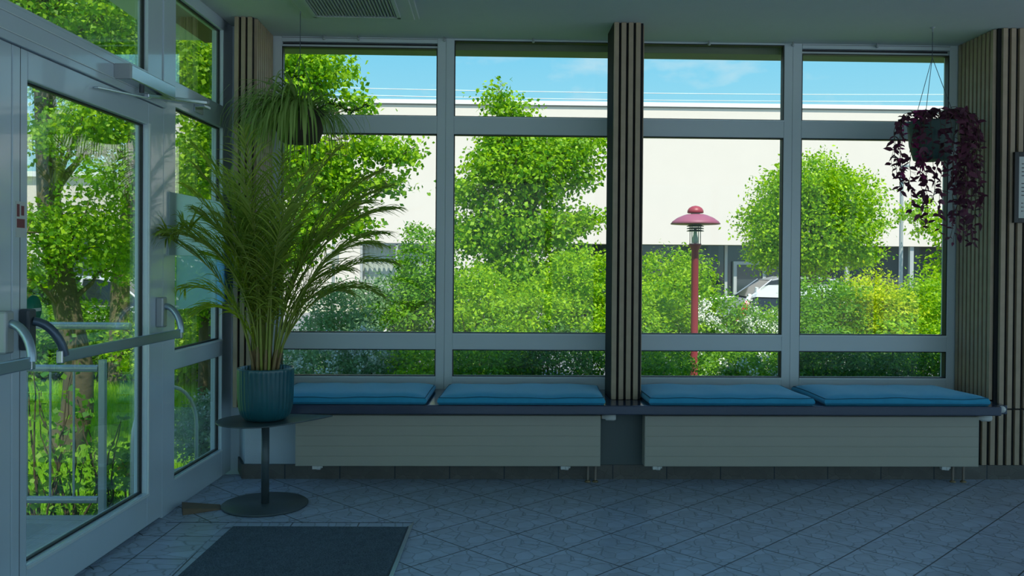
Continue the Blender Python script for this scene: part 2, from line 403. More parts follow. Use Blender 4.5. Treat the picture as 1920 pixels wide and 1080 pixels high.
# lower front wall with the plastered left return
struct(MB().prism([(-1.462, FY), (7.1, FY), (7.1, 5.68), (-1.55, 5.68), (-1.60, 5.40), (-1.545, 5.36)], -.5, .43).build('wall_front', 'plaster'))
bb = MB().box(-1.465, 7, FY-.012, FY+.001, 0, .088)
bb.prism([(-1.478, FY-.010), (-1.462, FY-.012), (-1.54, 5.37), (-1.56, 5.365)], 0, .088)
struct(bb.build('baseboard_front', 'skirting_tile'))
# unseen walls behind and right of the camera, opened up to light the room
rw = MB().box(7, 7.15, 4.7, 5.7, -.5, CZ)
for y in (-4.1, -1.9, .3, 2.5): rw.box(7, 7.12, y, y+.12, 0, CZ)
struct(rw.build('wall_right', 'plaster'))
bk = MB()
for x in (-2.05, 1.0, 4.0, 7.0): bk.box(x, x+.12, -4.12, -4.0, 0, CZ)
struct(bk.build('wall_back', 'plaster'))
struct(MB().box(-2.1, 30, -24, -4.0, -.5, -.02).box(7.0, 30, -4.0, 5.6, -.5, -.02).build('bounce_terrace', 'bounce_paving'))  # pale unseen paving, added to bounce sunlight into the room

struct(MB().box(.66, .94, FY-.008, FY+.001, .088, .4295).build('shade_panel', 'plaster_shade'))  # dark panel put in for the shade on the plaster between the radiators
# slatted panels -----------------------------------------------------------
def slats_x(mb, x0, x1, y, z0, z1, n, frac=.58, dep=.022):
    p = (x1-x0)/n
    for i in range(n): mb.box(x0+i*p+p*(1-frac)/2, x0+i*p+p*(1+frac)/2, y-dep, y, z0, z1)
def slats_y(mb, x, y0, y1, z0, z1, n, frac=.58, dep=.022, side=-1):
    p = (y1-y0)/n
    for i in range(n):
        a, b_ = (x-dep, x) if side < 0 else (x, x+dep)
        mb.box(a, b_, y0+i*p+p*(1-frac)/2, y0+i*p+p*(1+frac)/2, z0, z1)
def pillar(name, backs, slat):
    o = empty(name); struct(o)
    backs.build('felt_backing', 'slat_felt', o); slat.build('slats', 'slat_wood', o, bevel=.002); return o
# right slatted wall
bk = MB().box(3.11, 7.05, FY-.006, 5.70, .43, CZ).box(2.965, 7.05, FY-.004, FY+.01, .088, .43)
sl = MB(); slats_x(sl, 3.12, 7.0, FY-.006, .44, CZ-.002, 76); slats_x(sl, 2.97, 7.0, FY-.004, .09, .4295, 79, dep=.018)
slats_y(sl, 3.11, FY+.0, WY-.005, .487, CZ-.002, 9, .64)
pillar('trim_5', bk, sl)
# centre column
bk = MB().box(.744, .926, FY-.0, 5.42, .4865, CZ)
sl = MB()
for i, x in enumerate((.746, .790, .834, .878)): sl.box(x, x+.029, FY-.022, FY, .4865, CZ-.001)
slats_y(sl, .926, FY+.03, 5.40, .487, CZ-.002, 6, .6, .012, 1)
pillar('trim_6', bk, sl)
# left corner pillar
bk = MB().prism([(-1.535, FY), (-1.425, FY), (-1.425, 5.68), (-1.60, 5.68), (-1.60, 5.38), (-1.545, 5.36)], .43, CZ)
sl = MB()
for x in (-1.518, -1.478, -1.440): sl.box(x-.013, x+.012, FY-.020, FY, .43, CZ-.001)
slats_y(sl, -1.425, FY+.012, WY-.005, .43, CZ-.002, 9, .62, .020, 1)
pillar('trim_7', bk, sl)

# ================================================================== front windows
def window(idx, x0, x1, gx0, gx1, sash):
    o = empty('window_%d' % idx); struct(o)
    y0, y1 = WY, WY+.075; zt = 2.758
    fr = MB()
    rows = [(.565, .742), (.848, 2.148), (2.262, zt)]
    fr.box(x0, gx0, y0, y1, .43, CZ); fr.box(gx1, x1, y0, y1, .43, CZ)
    fr.box(gx0, gx1, y0, y1, .43, .565); fr.box(gx0, gx1, y0, y1, .742, .848); fr.box(gx0, gx1, y0, y1, 2.148, 2.262); fr.box(gx0, gx1, y0, y1, zt, CZ)
    fr.build('window_frame', 'frame_paint', o, bevel=.003)
    for (a, b_) in rows:
        top = b_ > 2.7
        s = .0
        zt2 = b_
        if top and sash: zt2 = b_-.052
        g = MB(); d = .006
        g.box(gx0, gx0+d, y0+.004, y0+.05, a, zt2).box(gx1-d, gx1, y0+.004, y0+.05, a, zt2).box(gx0, gx1, y0+.006, y0+.05, a, a+d).box(gx0, gx1, y0+.004, y0+.05, zt2-d, zt2)
        g.build('gasket', 'gasket', o)
        MB().box(gx0+.002, gx1-.002, y0+.030, y0+.038, a+.002, zt2-.002).build('pane', 'glass', o)
        if not top or True:   # light sill bead along the lower edge
            MB().box(gx0, gx1, y0-.006, y0+.010, a-.010, a+.001).build('bead', 'frame_bead', o)
        if top and sash:
            MB().box(gx0, gx1, y0+.02, y0+.055, b_-.052, b_-.036).box(gx0, gx1, y0-.004, y0+.03, b_-.022, b_+.001).build('sash_rail', 'frame_paint', o)
            MB().box(gx0, gx1, y0+.03, y0+.05, b_-.038, b_-.020).box(gx0-.0, gx1, y0-.002, y0+.002, b_+.0, b_+.004).build('sash_gap', 'gasket', o)
    return o
window(1, -1.425, -.2905, -1.352, -.346, True)
window(2, -.290, .84, -.236, .78, False)
window(3, .8405, 1.9900, .90, 1.934, False)
window(4, 1.9905, 3.11, 2.052, 3.038, True)
# shutter boxes and fascia outside
struct(MB().box(-1.40, 3.2, 5.69, 5.86, 2.722, 3.0).build('trim_8', 'shutter'))
struct(MB().box(-2.0, 7.2, 5.72, 6.0, 2.98, 3.35).build('trim_9', 'facade_cap'))

# ================================================================== bench / window board
th = thing('window_bench', 'long dark navy window bench board running under all four windows', 'bench')
MB().box(-1.40, 3.02, 4.93, WY-.001, .4305, .485).build('board', 'bench_top', th, bevel=.006)
MB().box(3.02, 3.09, 4.99, FY-.021, .4305, .484).build('end_cap', 'bench_top', th, bevel=.004)

# ================================================================== cushions
def cushion(x0f, x1f, x0b, x1b, yf, yb, label, tilt=0, seed=0):
    rs = np.random.default_rng(seed); nx, ny, nz = 40, 18, 5; h = .062
    V = []; idx = {}
    def P(i, j, k):
        a = i/nx; b_ = j/ny; c_ = k/nz
        # rounded-square section
        y = yf+(yb-yf)*b_; xl = x0f+(x0b-x0f)*b_; xr = x1f+(x1b-x1f)*b_; x = xl+(xr-xl)*a
        e = min(a, 1-a)*(xr-xl); g = min(b_, 1-b_)*(yb-yf); m_ = min(e, g)
        top = .040+.022*(1-math.exp(-m_/.035)); z = .4865+c_*top
        bul = .010*math.sin(math.pi*c_)
        if i == 0: x -= bul
        if i == nx: x += bul
        if j == 0: y -= bul
        if j == ny: y += bul
        if k == nz: z += .0035*math.sin(a*9+seed)*math.sin(b_*5+seed*2)+.002*math.sin(a*23+seed)
        return (x, y, z)
    mb = MB()
    def grid(fn, n, m_, flip=False):
        vs = [fn(i, j) for i in range(n+1) for j in range(m_+1)]
        fs = []
        for i in range(n):
            for j in range(m_):
                q = (i*(m_+1)+j, (i+1)*(m_+1)+j, (i+1)*(m_+1)+j+1, i*(m_+1)+j+1); fs.append(tuple(reversed(q)) if flip else q)
        mb.add(vs, fs, True)
    grid(lambda i, j: P(i, j, nz), nx, ny); grid(lambda i, j: P(i, j, 0), nx, ny, True)
    grid(lambda i, k_: P(i, 0, k_), nx, nz); grid(lambda i, k_: P(i, ny, k_), nx, nz, True)
    grid(lambda j, k_: P(0, j, k_), ny, nz, True); grid(lambda j, k_: P(nx, j, k_), ny, nz)
    th = thing('seat_cushion', label, 'cushion', group='blue cushions on the window bench')
    mb.build('cover', 'cushion_fabric', th)
    def loop(k): 
        pts = [P(i, 0, k) for i in range(0, nx+1, 2)]+[P(nx, j, k) for j in range(1, ny+1)]+[P(i, ny, k) for i in range(nx-2, -1, -2)]+[P(0, j, k) for j in range(ny-1, -1, -1)]
        return pts
    p = MB().tube(loop(nz), .0028, 6).tube(loop(1), .0022, 6); p.build('piping', 'cushion_piping', th)
    return th
cushion(-1.27, -.365, -1.22, -.345, 4.945, 5.47, 'blue bench cushion partly behind the potted palm', seed=1)
cushion(-.285, .672, -.245, .700, 4.945, 5.46, 'blue bench cushion directly left of the slatted centre column', seed=2)
cushion(.948, 1.905, .940, 1.885, 4.95, 5.46, 'blue bench cushion directly right of the slatted centre column', seed=3)
cushion(1.985, 2.955, 1.975, 2.90, 4.96, 5.47, 'blue bench cushion at the far right end against the slatted wall', seed=4)

# ================================================================== radiators
def radiator(x0, x1, label, vx, px):
    th = thing('panel_radiator', label, 'radiator', group='low panel radiators under the bench')
    y0, y1, z0, z1 = 5.03, 5.115, .107, .408
    p = MB().box(x0, x1, y0+.003, y1, z0, z1)
    n = 5; hh = (z1-z0)/n
    for i in range(n): p.box(x0+.002, x1-.002, y0, y0+.004, z0+i*hh+.002, z0+(i+1)*hh-.002)
    p.build('panel', 'radiator_paint', th, bevel=.002)
    MB().box(x0+.01, x1-.01, y0+.01, y1-.005, z1, z1+.004).build('top_grille', 'ac_dark', th)
    for x in (x0+.25, x1-.25): MB().box(x-.02, x+.02, y1, FY-.002, .2, .3).build('bracket', 'white_plastic', th)
    for x in vx:
        v = MB().lathe([(.010, 0), (.016, .002), (.016, .022), (.010, .026)], (x-.012, 5.07, .092), 12, axis='x').box(x-.035, x-.010, 5.055, 5.085, .083, .107)
        v.lathe([(.008, 0), (.008, .02)], (x+.016, 5.07, .088), 10, axis='z'); v.build('valve', 'white_plastic', th)
    for x in px:
        q = MB().tube([(x, 5.09, .107), (x, 5.09, .0)], .008, 8).build('pipe', 'copper_pipe', th)
        MB().lathe([(.018, 0), (.018, .006), (.009, .012)], (x, 5.09, 0), 14).build('pipe_collar', 'brass', q)
    return th
radiator(-1.13, .668, 'white grooved panel radiator under the bench, left of the column', (-1.0, .47), (.60, .645))
radiator(.930, 2.945, 'white grooved panel radiator under the bench, right of the column', (1.02, 2.77), (2.82, 2.885))
# thermostat heads beside radiators
for (x, lab) in ((.70, 'white thermostat head beside the left radiator below the column'), (2.975, 'white thermostat head beside the right end of the right radiator')):
    th = thing('thermostat_head', lab, 'thermostat', (x, 5.07, .395), group='radiator thermostat heads')
    MB().lathe([(.012, -.022), (.014, 0), (.021, .004), (.022, .05), (.018, .062), (.003, .064)], (0, 0, 0), 20, axis='x').build('knob', 'white_plastic', th)
    MB().lathe([(.012, -.03), (.012, .0)], (0, 0, 0), 12, axis='x').build('valve_neck', 'brass', th)
th = thing('ball_knob', 'small white ball knob at the right end of the bench', 'knob', (3.045, 4.985, .463))
MB().lathe([(.001, -.021), (.010, -.018), (.017, -.012), (.021, -.003), (.021, .004), (.016, .013), (.008, .019), (.001, .021)], (0, -.015, 0), 18).build('ball', 'white_plastic', th)
MB().tube([(0, 0, 0), (0, .03, 0)], .006).build('stem', 'steel', th)

# ================================================================== left door wall (local frame: y along wall, +x into room)
def dempty(name): return empty(name, (DX, 0, 0), DA)
FT = .030    # half depth
jam = struct(dempty('trim_10'))
MB().box(-.07, .004, 4.365, 4.515, 0, CZ).box(-.07, .004, 1.55, 1.86, 0, CZ).box(-.07, .0, 5.215, 5.44, 0, CZ).build('post', 'door_paint', jam, bevel=.004)
MB().box(-.07, .055, 5.375, 5.72, -.5, CZ).build('corner_post', 'door_paint', jam)
MB().box(-.07, .018, 1.86, 4.365, 2.075, 2.205).build('transom_beam', 'door_paint', jam, bevel=.004)
MB().box(.018, .024, 1.86, 4.365, 2.105, 2.108).box(.018, .024, 1.86, 4.365, 2.17, 2.173).build('beam_groove', 'frame_bead', jam)
MB().box(-.07, .0, 1.86, 5.3, 2.70, CZ).build('head_rail', 'door_paint', jam, bevel=.003)
MB().box(-.07, -.01, 1.86, 4.365, .0, .012).build('threshold', 'steel', jam)
# solid wall behind the camera on that side
w_ = MB().box(-.2, 0, -4.0, 1.55, -.5, CZ).build('wall_left', 'plaster'); w_.location = (DX, 0, 0); w_.rotation_euler = (0, 0, DA); struct(w_)

def dpane(o, v0, v1, z0, z1, m='door_glass', x=-.035):
    MB().box(x, x+.008, v0+.002, v1-.002, z0+.002, z1-.002).build('pane', m, o)
    d = .007; MB().box(x-.005, x+.014, v0, v0+d, z0, z1).box(x-.005, x+.014, v1-d, v1, z0, z1).box(x-.005, x+.014, v0, v1, z0, z0+d).box(x-.005, x+.014, v0, v1, z1-d, z1).build('gasket', 'gasket', o)
# window above the doors
tw = struct(dempty('window_5'))
MB().box(-.055, -.002, 1.86, 1.90, 2.205, 2.70).box(-.055, -.002, 4.20, 4.365, 2.205, 2.70).box(-.055, -.002, 1.90, 4.20, 2.205, 2.225).build('window_frame', 'door_paint', tw, bevel=.003)
dpane(tw, 1.90, 4.20, 2.225, 2.70)
# side window by the pillar
sw = struct(dempty('window_6'))
rowsS = [(.165, .735), (.835, 2.11), (2.245, 2.70)]
MB().box(-.06, .0, 4.515, 5.215, 0, .165).box(-.06, .0, 4.515, 5.215, .735, .835).box(-.06, .0, 4.515, 5.215, 2.11, 2.245).build('window_frame', 'door_paint', sw, bevel=.003)
MB().box(.0, .006, 4.515, 5.215, .155, .165).box(.0, .006, 4.515, 5.215, .825, .835).build('bead', 'frame_bead', sw)
for a, b_ in rowsS: dpane(sw, 4.515, 5.215, a, b_)
fs = thing('frosted_sheet', 'pale frosted sheet fixed across the narrow side window by the palm', 'sheet', (DX, 0, 0), DA)
MB().box(.008, .011, 4.42, 5.33, 1.335, 1.66).build('frosted_band', 'frost', fs)
MB().box(.008, .011, 4.52, 5.10, 1.05, 1.334).build('clear_band', 'veil', fs)
MB().box(.008, .011, 5.101, 5.36, 1.05, 1.334).build('blue_reflection_band', 'blue_reflection', fs)  # sky reflection in the window, put in as a blue sheet
fs.children[2]['label'] = 'pale blue sky reflection at the lower corner, made as a sheet'

def leaf_door(idx, v0, v1, g0, g1):
    d = struct(dempty('door_%d' % idx))
    z0, z1 = .014, 2.072
    s = MB().box(-.06, .006, v0, g0, z0, z1).box(-.06, .006, g1, v1, z0, z1).box(-.06, .006, g0, g1, z0, .175).box(-.06, .006, g0, g1, 1.965, z1)
    s.build('door_frame', 'door_paint', d, bevel=.004)
    MB().box(.006, .013, g0-.0, g1, .160, .172).box(.006, .013, g1+.0, g1+.012, .16, 1.97).build('bead', 'frame_bead', d)
    MB().box(.0, .0068, (v0+g0)/2-.001, (v0+g0)/2+.001, z0, z1).build('stile_seam', 'gasket', d)
    dpane(d, g0, g1, .175, 1.965)
    return d
d1 = leaf_door(1, 3.098, 4.362, 3.192, 4.190)
d2 = leaf_door(2, 1.865, 3.094, 2.02, 3.000)
# panic bars
def panic(d, vl, vh):
    o = empty('push_bar'); o.parent = d
    for v, nm in ((vl, 'a'), (vh, 'b')):
        MB().box(.006, .045, v-.030, v+.022, .975, 1.125).build('housing', 'dark_box' if nm == 'a' else 'grey_metal', o, bevel=.008)
        arm = MB(); pts = []
        for i in range(9):
            q = i/8; pts.append((.045+.085*math.sin(q*math.pi/2), v+(.055 if nm == 'a' else -.02)*q, 1.08-.13*(1-math.cos(q*math.pi/2))**.9))
        arm.tube(pts, .016, 12)
        arm.v = [(x_, v_, z_) for (x_, v_, z_) in arm.v]
        arm.build('arm', 'arm_dark' if nm == 'a' else 'bar_metal', o)
    MB().box(.112, .134, vl+.045, vh-.022, .925, .968).build('bar', 'bar_metal', o, bevel=.004)
    MB().box(.110, .136, vh-.030, vh-.005, .922, .971).box(.110, .136, vl+.03, vl+.05, .922, .971).build('bar_end', 'steel', o, bevel=.004)
    return o
panic(d1, 3.165, 4.305); panic(d2, 1.93, 3.03)
# stickers
st = MB().lathe([(.055, -.027), (.055, -.0255)], (0, 3.285, 1.115), 40, axis='x').build('round_sticker', 'sticker_green', d1); st['label'] = 'round green sticker with a pale bar'
MB().box(-.0255, -.0248, 3.236, 3.334, 1.108, 1.120).build('sticker_bar', 'sticker_pale', st)
st = MB().box(.0062, .0072, 3.118, 3.178, 1.385, 1.515).build('stile_sticker', 'paper', d1); st['label'] = 'small worn printed sticker, grey and dull red'
MB().box(.0073, .0078, 3.124, 3.172, 1.42, 1.452).box(.0073, .0078, 3.124, 3.14, 1.46, 1.505).box(.0073, .0078, 3.15, 3.168, 1.465, 1.50).build('print', 'sticker_red', st)
# door closer
dc = thing('door_closer', 'silver door closer box with scissor arm above the glass door', 'door closer', (DX, 0, 0), DA)
MB().box(.019, .092, 3.83, 4.30, 2.108, 2.172).build('body', 'steel', dc, bevel=.004)
MB().box(.018, .093, 3.815, 3.83, 2.106, 2.174).build('end_cap', 'grey_metal', dc, bevel=.003)
MB().tube([(.050, 4.02, 2.112), (.050, 4.02, 2.085)], .012).build('spindle', 'dark_box', dc)
def flatbar(p, q, w, h):
    p, q = Vector(p), Vector(q); d = (q-p).normalized(); sd_ = Vector((1, 0, 0))*w/2; up_ = d.cross(Vector((1, 0, 0))).normalized()*h/2
    return MB().add([p-sd_-up_, p+sd_-up_, p+sd_+up_, p-sd_+up_, q-sd_-up_, q+sd_-up_, q+sd_+up_, q-sd_+up_], [(0,1,2,3),(7,6,5,4),(0,4,5,1),(1,5,6,2),(2,6,7,3),(3,7,4,0)])
flatbar((.058, 4.05, 2.078), (.058, 4.80, 2.185), .026, .018).build('arm', 'steel', dc, bevel=.003)
flatbar((.058, 4.08, 2.070), (.020, 3.66, 2.035), .020, .009).build('arm', 'steel', dc, bevel=.002)
MB().lathe([(.018, -.014), (.020, 0), (.018, .014)], (.058, 4.79, 2.185), 16).build('arm_pivot', 'grey_metal', dc)
MB().box(.001, .062, 4.76, 4.85, 2.155, 2.172).box(.001, .010, 4.76, 4.88, 2.13, 2.20).build('bracket', 'steel', dc, bevel=.003)
struct(MB().box(-5.2, -2.16, -4.2, 2.6, 3.1, 3.3).build('porch_shade_canopy', 'facade_cap'))  # unseen canopy, added to keep the sun off the porch slab
# soffit beam and eaves outside the door wall
ev = MB().box(-.26, -.09, 1.0, 5.6, 2.725, 2.95).build('trim_11', 'soffit_wood'); ev.location = (DX, 0, 0); ev.rotation_euler = (0, 0, DA); struct(ev)

# ================================================================== ceiling air unit
ac = thing('ceiling_air_unit', 'square white ceiling air unit with slatted grille near the hanging basket', 'air conditioner', (0, 0, 0))
MB().box(-1.115, -.425, 4.40, 5.105, 2.752, CZ).box(-1.09, -.45, 4.43, 5.08, 2.742, 2.753).build('cover_panel', 'ac_white', ac, bevel=.004)
MB().box(-1.01, -.545, 4.52, 4.985, 2.738, 2.7425).build('recess', 'ac_dark', ac)
g = MB()
for i in range(25): g.box(-1.006+i*.0187, -.998+i*.0187, 4.52, 4.985, 2.728, 2.741, Matrix.Rotation(R(25), 3, 'Y'))
g.build('grille', 'ac_grille', ac)
MB().box(-1.03, -1.01, 4.50, 5.005, 2.726, 2.744).box(-.545, -.525, 4.50, 5.005, 2.726, 2.744).box(-1.03, -.525, 4.985, 5.005, 2.726, 2.744).build('grille_frame', 'ac_white', ac)

# ================================================================== curtain hooks on the window head
hk = None
for i, (x, lab) in enumerate(((607, 'left of'), (672, 'over'), (833, 'over'), (1000, ''), (1330, ''), (1487, ''), (1645, ''))):
    p = at(x, 70, 5.55)
    h = MB().lathe([(.006, 0), (.006, -.012), (.009, -.016), (.009, -.026), (.004, -.030)], (0, 0, 0), 10).box(-.004, .004, -.004, .03, -.016, -.008).build('curtain_hook', 'grey_metal')
    h.location = (p.x, 5.55, CZ)
    tag(h, ['small grey ceiling hook above the first window, nearest the corner pillar', 'small grey ceiling hook above the middle of the first window',
            'small grey ceiling hook above the mullion between first and second windows', 'small grey ceiling hook above the middle of the second window',
            'small grey ceiling hook above the middle of the third window', 'small grey ceiling hook above the mullion between third and fourth windows',
            'small grey ceiling hook above the fourth window'][i], 'hook', 'small hooks along the window head')

# ================================================================== framed notice on the slatted wall
pf = thing('picture_frame', 'black framed notice hanging on the slatted right wall', 'picture frame', (0, 0, 0))
x0, x1, z0, z1, yy = 3.196, 3.52, 1.578, 2.010, FY-.030
MB().box(x0, x0+.028, yy-.022, yy, z0, z1).box(x1-.028, x1, yy-.022, yy, z0, z1).box(x0+.028, x1-.028, yy-.022, yy, z0, z0+.028).box(x0+.028, x1-.028, yy-.022, yy, z1-.028, z1).build('frame', 'black_frame', pf, bevel=.002)
MB().box(x0+.028, x1-.028, yy-.010, yy, z0+.028, z1-.028).build('paper', 'paper', pf)
tx = MB(); rs = random.Random(3)
for i in range(13):
    if i in (4, 9): continue
    z = z1-.075-i*.024; x = x0+.05
    while x < x1-.06:
        w = rs.uniform(.008, .03); tx.box(x, min(x+w, x1-.05), yy-.0112, yy-.010, z, z+.006); x += w+.006
tx.build('text_lines', 'ink', pf)

# ================================================================== door mat
dm = thing('door_mat', 'large dark grey ribbed entrance mat lying in its metal floor frame', 'door mat')
MB().prism([(-1.345, 1.6), (-.465, 1.6), (-.392, 4.178), (-1.242, 4.190)], .0022, .014).build('carpet', 'carpet', dm, bevel=.004)
MB().prism([(-.460, 1.6), (-.440, 1.6), (-.366, 4.272), (-.386, 4.20)], .002, .009).build('edge_frame', 'steel', dm)
MB().prism([(-.466, 1.6), (-.460, 1.6), (-.386, 4.19), (-.393, 4.185)], .0021, .012).build('rubber_edge', 'mat_rubber', dm)
# wooden wedge
wd = MB().add([(-1.609, 4.53, .0), (-1.562, 4.41, .0), (-1.609, 4.53, .036), (-1.562, 4.41, .036), (-1.43, 4.60, .0), (-1.395, 4.515, .0), (-1.43, 4.60, .004), (-1.395, 4.515, .004)],
              [(0, 1, 3, 2), (2, 3, 7, 6), (0, 2, 6, 4), (1, 5, 7, 3), (4, 6, 7, 5), (0, 4, 5, 1)]).build('door_wedge', 'wedge_wood', bevel=.001)
tag(wd, 'small wooden door wedge on the tiles below the side window', 'door wedge')

# ================================================================== side table
TX, TY = -1.192, 4.60
tb = thing('side_table', 'dark metal pedestal side table with a leaf shaped top', 'table', (TX, TY, 0))
MB().lathe([(.222, 0), (.226, .003), (.226, .009), (.222, .012)], n=64).build('base_plate', 'table_metal', tb)
MB().lathe([(.021, .012), (.021, .452)], n=24).build('pole', 'table_metal', tb)
MB().lathe([(.05, .448), (.05, .453)], n=24).build('mounting_disc', 'table_metal', tb)
poly = []
A0 = Vector((-.045, -.02)); tip = Vector((.335, .13)); rad = .205
ta = math.atan2(tip.y-A0.y, tip.x-A0.x)
for i in range(41):
    a = ta+R(62)+(2*math.pi-R(124))*i/40; poly.append((A0.x+rad*math.cos(a), A0.y+rad*math.sin(a)))
p1 = Vector(poly[-1]); p0 = Vector(poly[0])
for s_, (pa, pb) in enumerate(((p1, tip), (tip, p0))):
    for i in range(1, 9):
        q = i/9; bul = .012*math.sin(math.pi*q); d_ = (pb-pa).normalized(); nrm = Vector((d_.y, -d_.x)); pp = pa.lerp(pb, q)+nrm*bul; poly.append((pp.x, pp.y))
    if s_ == 0: poly.append((tip.x, tip.y))
MB().prism(poly, .453, .460).build('table_top', 'table_metal', tb, bevel=.002)

# ================================================================== potted palm
def ribbon(V, F_, pts, widths, nrm):
    """flat leaf blade along pts (folded in a shallow V)"""
    o = len(V); n = len(pts)
    for i, p in enumerate(pts):
        d = (pts[min(i+1, n-1)]-pts[max(i-1, 0)]).normalized(); s = d.cross(nrm)
        if s.length < 1e-4: s = Vector((1, 0, 0))
        s.normalize(); w = widths[i]*.5
        V.append(p+s*w); V.append(p-s*w)
    for i in range(n-1): F_.append((o+2*i, o+2*i+1, o+2*i+3, o+2*i+2))
PX, PY, PZ = TX-.0, TY, .460
pp = thing('potted_palm', 'tall areca palm in a ribbed teal pot on the side table', 'potted plant', (PX, PY, PZ))
flu = lambda a, z: 1+(.012*math.cos(a*36) if .02 < z < .27 else 0)
MB().lathe([(.085, 0), (.108, .006), (.128, .03), (.139, .07), (.144, .12), (.146, .18), (.147, .262), (.148, .275), (.146, .280), (.134, .280), (.134, .25), (.13, .235)], n=216, mod=flu).build('pot', 'pot_glaze', pp)
MB().lathe([(.132, .232), (.132, .245), (.06, .255), (.001, .258)], n=24).build('soil', 'soil', pp)
rp_ = random.Random(12)
canes = MB(); canes_low = MB()
def frond(az, lean, L, nleaf, matn, basea, ll=.25, w0=.016, droop=1.0, start=.30, br=None):
    """rachis arching out in azimuth az; lean = initial tilt from vertical"""
    n = 26; br = br if br is not None else rp_.uniform(.02, .075)
    p = Vector((br*math.cos(basea), br*math.sin(basea), .245)); pts = [p.copy()]
    tilt = lean; st = L/n
    for i in range(n):
        q = (i+1)/n; tilt = lean*(.35+.65*q)+droop*(q**2.3)*1.1
        h = Vector((math.cos(az), math.sin(az), 0))
        p = p+(h*math.sin(tilt)+Vector((0, 0, 1))*math.cos(tilt))*st
        # stay clear of the door wall and pillar
        wx = p.x+PX; wl = dw(p.y+PY)+.06
        if wx < wl: p.x = wl-PX
        if p.y+PY > 5.10 and p.x+PX < -1.38: p.y = 5.10-PY
        pts.append(p.copy())
    V = []; F_ = []
    for i in range(nleaf):
        q = start+(1-start)*(i+.5)/nleaf; a = q*n; j = min(int(a), n-1); b0 = pts[j].lerp(pts[j+1], a-j); d = (pts[j+1]-pts[j]).normalized()
        side = d.cross(Vector((0, 0, 1)));
        if side.length < 1e-3: side = Vector((1, 0, 0))
        side.normalize(); up_ = side.cross(d).normalized()
        le = ll*(math.sin(math.pi*min(1, .12+(q-start)/(1-start)*.86))**.55)*rp_.uniform(.85, 1.1)
        for sg in (-1, 1):
            ang = R(42-18*q+rp_.uniform(-10, 10)); dr = (d*math.cos(ang)+side*sg*math.sin(ang)+up_*rp_.uniform(.15, .4)).normalized()
            lp = [b0.copy()]; c_ = b0.copy(); dd = dr.copy(); m_ = 5
            for k_ in range(m_):
                dd = (dd+Vector((0, 0, -1))*(.09+.16*k_/m_*1.8)*rp_.uniform(.6, 1.4)).normalized(); c_ = c_+dd*le/m_; 
                wl = dw(c_.y+PY)+.03
                if c_.x+PX < wl: c_.x = wl-PX
                if c_.y+PY > 5.13 and c_.x+PX < -1.38: c_.y = 5.13-PY
                lp.append(c_.copy())
            ribbon(V, F_, lp, [w0*.5, w0, w0*.95, w0*.75, w0*.42, .001], (up_*.8+side*sg*.6).normalized())
    o = arr_mesh('frond', [tuple(v) for v in V], F_, matn, pp)
    rm = MB().tube(pts[::2], [.006-.0048*(i/13) for i in range(14)], 6); rm.build('frond_stem', 'cane', o)
    canes_low.tube([pts[0], pts[1], pts[2], pts[3]], [.009, .0085, .008, .006], 6)
    return o
# azimuth: 0 = right, 180 = left, 270 = toward the camera
specs = [ # az, lean, L, n, mat, ll, droop
 (208, .50, 1.12, 34, 'leaf_palm', .27, 1.25), (188, .30, 1.05, 32, 'leaf_palm', .27, 1.2), (222, .32, 1.02, 32, 'leaf_palm', .26, 1.2), (170, .22, 1.00, 30, 'leaf_palm', .26, .8),
 (5, .42, 1.26, 38, 'leaf_palm', .27, .75), (-12, .50, 1.20, 36, 'leaf_palm', .27, .9), (18, .34, 1.30, 38, 'leaf_palm', .27, .7), (-28, .60, 1.05, 34, 'leaf_palm', .26, 1.0),
 (8, .70, .98, 32, 'leaf_palm', .25, 1.0), (30, .55, 1.08, 32, 'leaf_palm', .25, .9), (-5, .78, .84, 28, 'leaf_palm', .23, 1.2), (-20, .36, 1.15, 34, 'leaf_palm', .26, .9),
 (90, .10, 1.28, 36, 'leaf_palm', .25, .5), (-90, .06, 1.30, 36, 'leaf_palm', .25, .5), (180, .10, 1.30, 36, 'leaf_palm', .26, .6), (0, .12, 1.30, 36, 'leaf_palm', .26, .6),
 (140, .16, 1.22, 34, 'leaf_palm', .25, .6), (-140, .12, 1.16, 32, 'leaf_palm', .25, .6), (-40, .12, 1.18, 32, 'leaf_palm', .25, .7), (60, .18, 1.15, 32, 'leaf_palm', .24, .7),
 (200, .14, 1.08, 30, 'leaf_palm_pale', .25, .7), (185, .16, .92, 28, 'leaf_palm_pale', .25, .9), (165, .20, .80, 26, 'leaf_palm_pale', .24, 1.1), (195, .26, .68, 24, 'leaf_palm_pale', .22, 1.5),
 (180, .38, .60, 22, 'leaf_palm_pale', .20, 1.8), (215, .16, .98, 28, 'leaf_palm', .25, .8), (0, .20, .95, 28, 'leaf_palm', .24, .9), (-10, .34, .78, 26, 'leaf_palm', .22, 1.2),
 (15, .46, .68, 24, 'leaf_palm', .21, 1.3), (-120, .10, .92, 28, 'leaf_palm', .24, .8), (100, .14, 1.0, 28, 'leaf_palm', .23, .6), (-60, .12, .98, 28, 'leaf_palm', .24, .8),
 (175, .08, 1.18, 32, 'leaf_palm', .25, .5), (150, .05, 1.10, 30, 'leaf_palm', .25, .5), (-100, .05, 1.08, 30, 'leaf_palm', .24, .5)]
for (az, ln, L, n_, mt_, ll, dr) in specs:
    frond(R(az), ln, L, int(n_*1.25), mt_, R(az+rp_.uniform(-40, 40)), ll, .0078, dr, start=.26)
canes_low.build('cane_bases', 'cane_low', pp)
